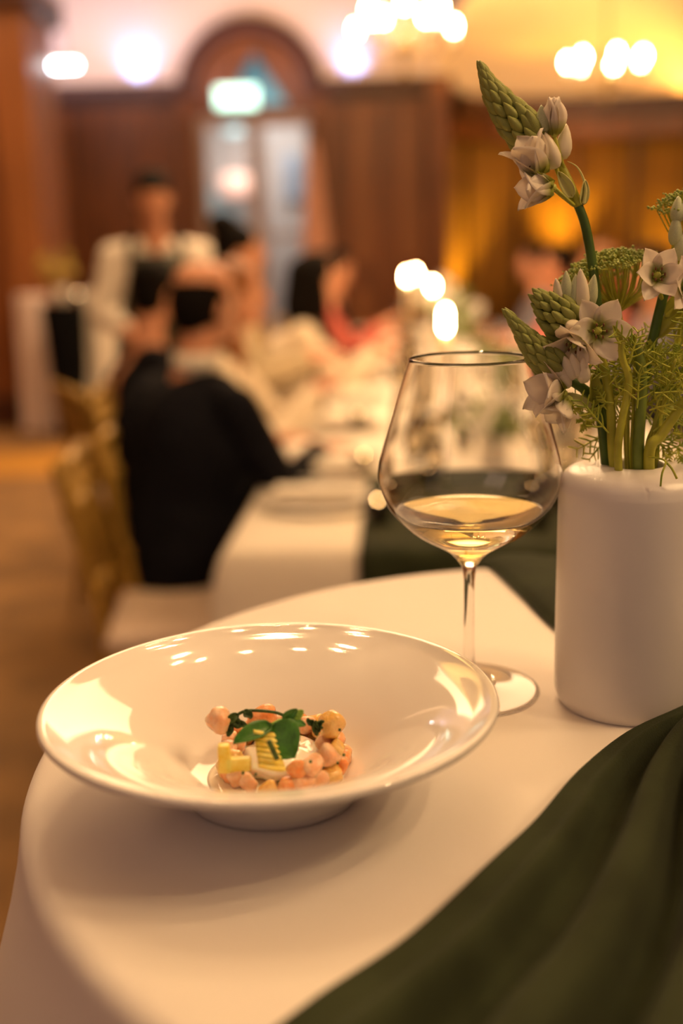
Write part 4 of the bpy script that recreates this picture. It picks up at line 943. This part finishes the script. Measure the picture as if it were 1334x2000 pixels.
person((3.0, 9.6, 0), pi + .2, 'distant guest in dark clothes by the gold drapes at right', m_suit, m_hair, 'short', vox=.014); place(ch, (3.0, 9.6, 0), pi + .2, 'gold chair under the distant guest by the drapes', 'gold banquet chairs')
# waiter, standing, looking down
WX = at(300, 400, 5.3).x
wt, w_, hz = person((WX, 5.3, 0), pi + .15, 'waiter in white shirt and dark apron looking down', m_shirt, m_hair, 'short', seated=False, lean=.07, nod=.55, hands='serve', zoff=-.03, bottom_m=m_black, vox=.011, sh=1.1)
m_apr = mat('dark_green_apron', (.045, .040, .022), .8, var=.2)
bm = BM()
for i in range(1): pass
ap = BM(); rows = []
for z, hw, y in ((hz - .45, .24, .16), (hz - .1, .22, .17), (hz + .1, .20, .17), (hz + .24, .16, .20), (hz + .36, .13, .235), (hz + .45, .115, .21)):
    rows.append([ap.verts.new(w_(hw * g, y + .03 - .07 * g * g, z)) for g in (-1, -.66, -.33, 0, .33, .66, 1)])
for a, b in zip(rows, rows[1:]):
    for i in range(6): ap.faces.new((a[i], a[i + 1], b[i + 1], b[i]))
o = obj('apron', ap, m_apr, wt); md = o.modifiers.new('t', 'SOLIDIFY'); md.thickness = .006
for s in (-1, 1): obj('apron_strap', tube(BM(), smoothpath([w_(s * .10, .13, hz + .35), w_(s * .115, .15, hz + .44), w_(s * .105, .09, hz + .525), w_(s * .09, -.02, hz + .51), w_(s * .05, -.08, hz + .30)], 4), .016, 8), m_black, wt)

# ------------------------------------------------------------------ COCKTAIL TABLES AT THE LEFT
def highboy(loc, h, prof, m, name, label, topm):
    loc = V(loc); bm = BM(); n = 64; rings = []
    rings.append([bm.verts.new(loc + V((0, 0, h)))])
    for r, z, am in prof: rings.append([bm.verts.new(loc + V(((r + am * sin(7 * a)) * cos(a), (r + am * sin(7 * a)) * sin(a), z * h))) for a in [2 * pi * i / n for i in range(n)]])
    for i in range(n): bm.faces.new((rings[0][0], rings[1][i], rings[1][(i + 1) % n]))
    for a, b in zip(rings[1:], rings[2:]):
        for i in range(n): bm.faces.new((a[i], b[i], b[(i + 1) % n], a[(i + 1) % n]))
    t = empty(name, loc, label, 'table', 'draped cocktail tables at the left')
    obj('cloth', bm, m, t); obj('pedestal', tube(BM(), [loc + V((0, 0, 0)), loc + V((0, 0, h - .02))], .03), m_brass, t); return t
wp_ = [(.26, 1, 0), (.30, .995, 0), (.305, .97, .002), (.27, .75, .012), (.235, .5, .018), (.26, .25, .024), (.31, .02, .03)]
wp_ = [(.22, 1, 0), (.245, .995, 0), (.25, .97, .002), (.25, .75, .012), (.25, .5, .02), (.26, .25, .026), (.28, .01, .03)]
pL = onz(78, 815, 0); pR = onz(205, 810, 0); pM = at(132, 700, 8.3)
mp = mat('mauve_white_cloth', (.80, .66, .62), .85, var=.05)
highboy((at(72, 700, 8.75).x, 8.75, 0), 1.08, [(r * .52, z, a) for r, z, a in wp_], mp, 'draped_pedestal', 'pinkish white draped stand left of the black bucket table', m_cloth)
highboy((at(208, 700, 8.6).x, 8.6, 0), 1.10, [(r * .72, z, a) for r, z, a in wp_], m_linen2, 'draped_pedestal', 'warm white draped stand between black table and waiter', m_cloth)
highboy((pM.x, 8.3, 0), 1.02, [(.15, 1, 0), (.165, .99, 0), (.165, .9, 0), (.15, .6, .004), (.125, .3, .006), (.11, .01, .006)], m_black, 'black_draped_stand', 'black tapered draped stand between the two white ones', m_black)
rn = random.Random(9); c = V((pM.x - .0, 8.3, 1.02))
t = empty('flower_arrangement', c, 'small yellow green flowers on the black draped stand', 'flowers')
obj('vase', lathe(BM(), [(0, 0), (.04, 0), (.05, .08), (.035, .12), (.03, .12), (0, .05)], c, 16), m_plate, t)
for k in range(9):
    a = k * 2.4; e = c + V((cos(a) * .10 - .03, sin(a) * .08, rn.uniform(.18, .34))); bl = BM(); tube(bl, [c + V((0, 0, .1)), e], .003, 4)
    for j in range(7): ell(bl, e + V([rn.gauss(0, .022) for _ in range(3)]), (.02, .01, .024), Euler((rn.uniform(0, 6), rn.uniform(0, 6), 0)).to_matrix(), 6, 5)
    obj('blossom', bl, mat('yellow_blossom', (.55, .42, .10), .6, var=.3, vscale=20), t)
p = at(152, 570, 8.26); t = empty('votive_candle', (p.x, p.y, 1.0195), 'single glowing votive on the black draped stand', 'candle')
obj('cup', lathe(BM(), [(0, 0), (.03, 0), (.035, .07), (.033, .07), (.028, .004), (0, .004)], (p.x, p.y, 1.0195), 16), m_thin, t); obj('flame', lathe(BM(), [(0, .02), (.011, .035), (.012, .05), (0, .085)], (p.x, p.y, 1.0195), 8), mat('dim_flame', (1, .7, .3), emit=(1, .62, .28), estr=34), t)
# furled cloth beside the door
p = at(612, 300, 11.7); q = at(615, 520, 11.7)
t = empty('furled_flag', (p.x, 11.7, 0), 'pale peach furled cloth on a pole beside the arched door', 'flag')
obj('pole', tube(BM(), [(p.x, 11.7, 0), (p.x, 11.7, p.z + .15)], .015), m_brass, t)
bm = BM(); n = 40; rings = []
for f_, r in ((0, .03), (.15, .06), (.4, .095), (.7, .13), (.95, .15)):
    rings.append([bm.verts.new((p.x + (r * (1 + .18 * sin(6 * a))) * cos(a), 11.7 + r * .6 * (1 + .18 * sin(6 * a)) * sin(a), p.z + .1 - f_ * 1.45)) for a in [2 * pi * i / n for i in range(n)]])
for a, b in zip(rings, rings[1:]):
    for i in range(n): bm.faces.new((a[i], b[i], b[(i + 1) % n], a[(i + 1) % n]))
obj('cloth', bm, mat('peach_cloth', (.80, .42, .28), .8, var=.1), t)
obj('base', lathe(BM(), [(0, 0), (.16, 0), (.16, .02), (.03, .05), (0, .05)], (p.x, 11.7, 0), 20), m_brass, t)
bpy.context.view_layer.update()
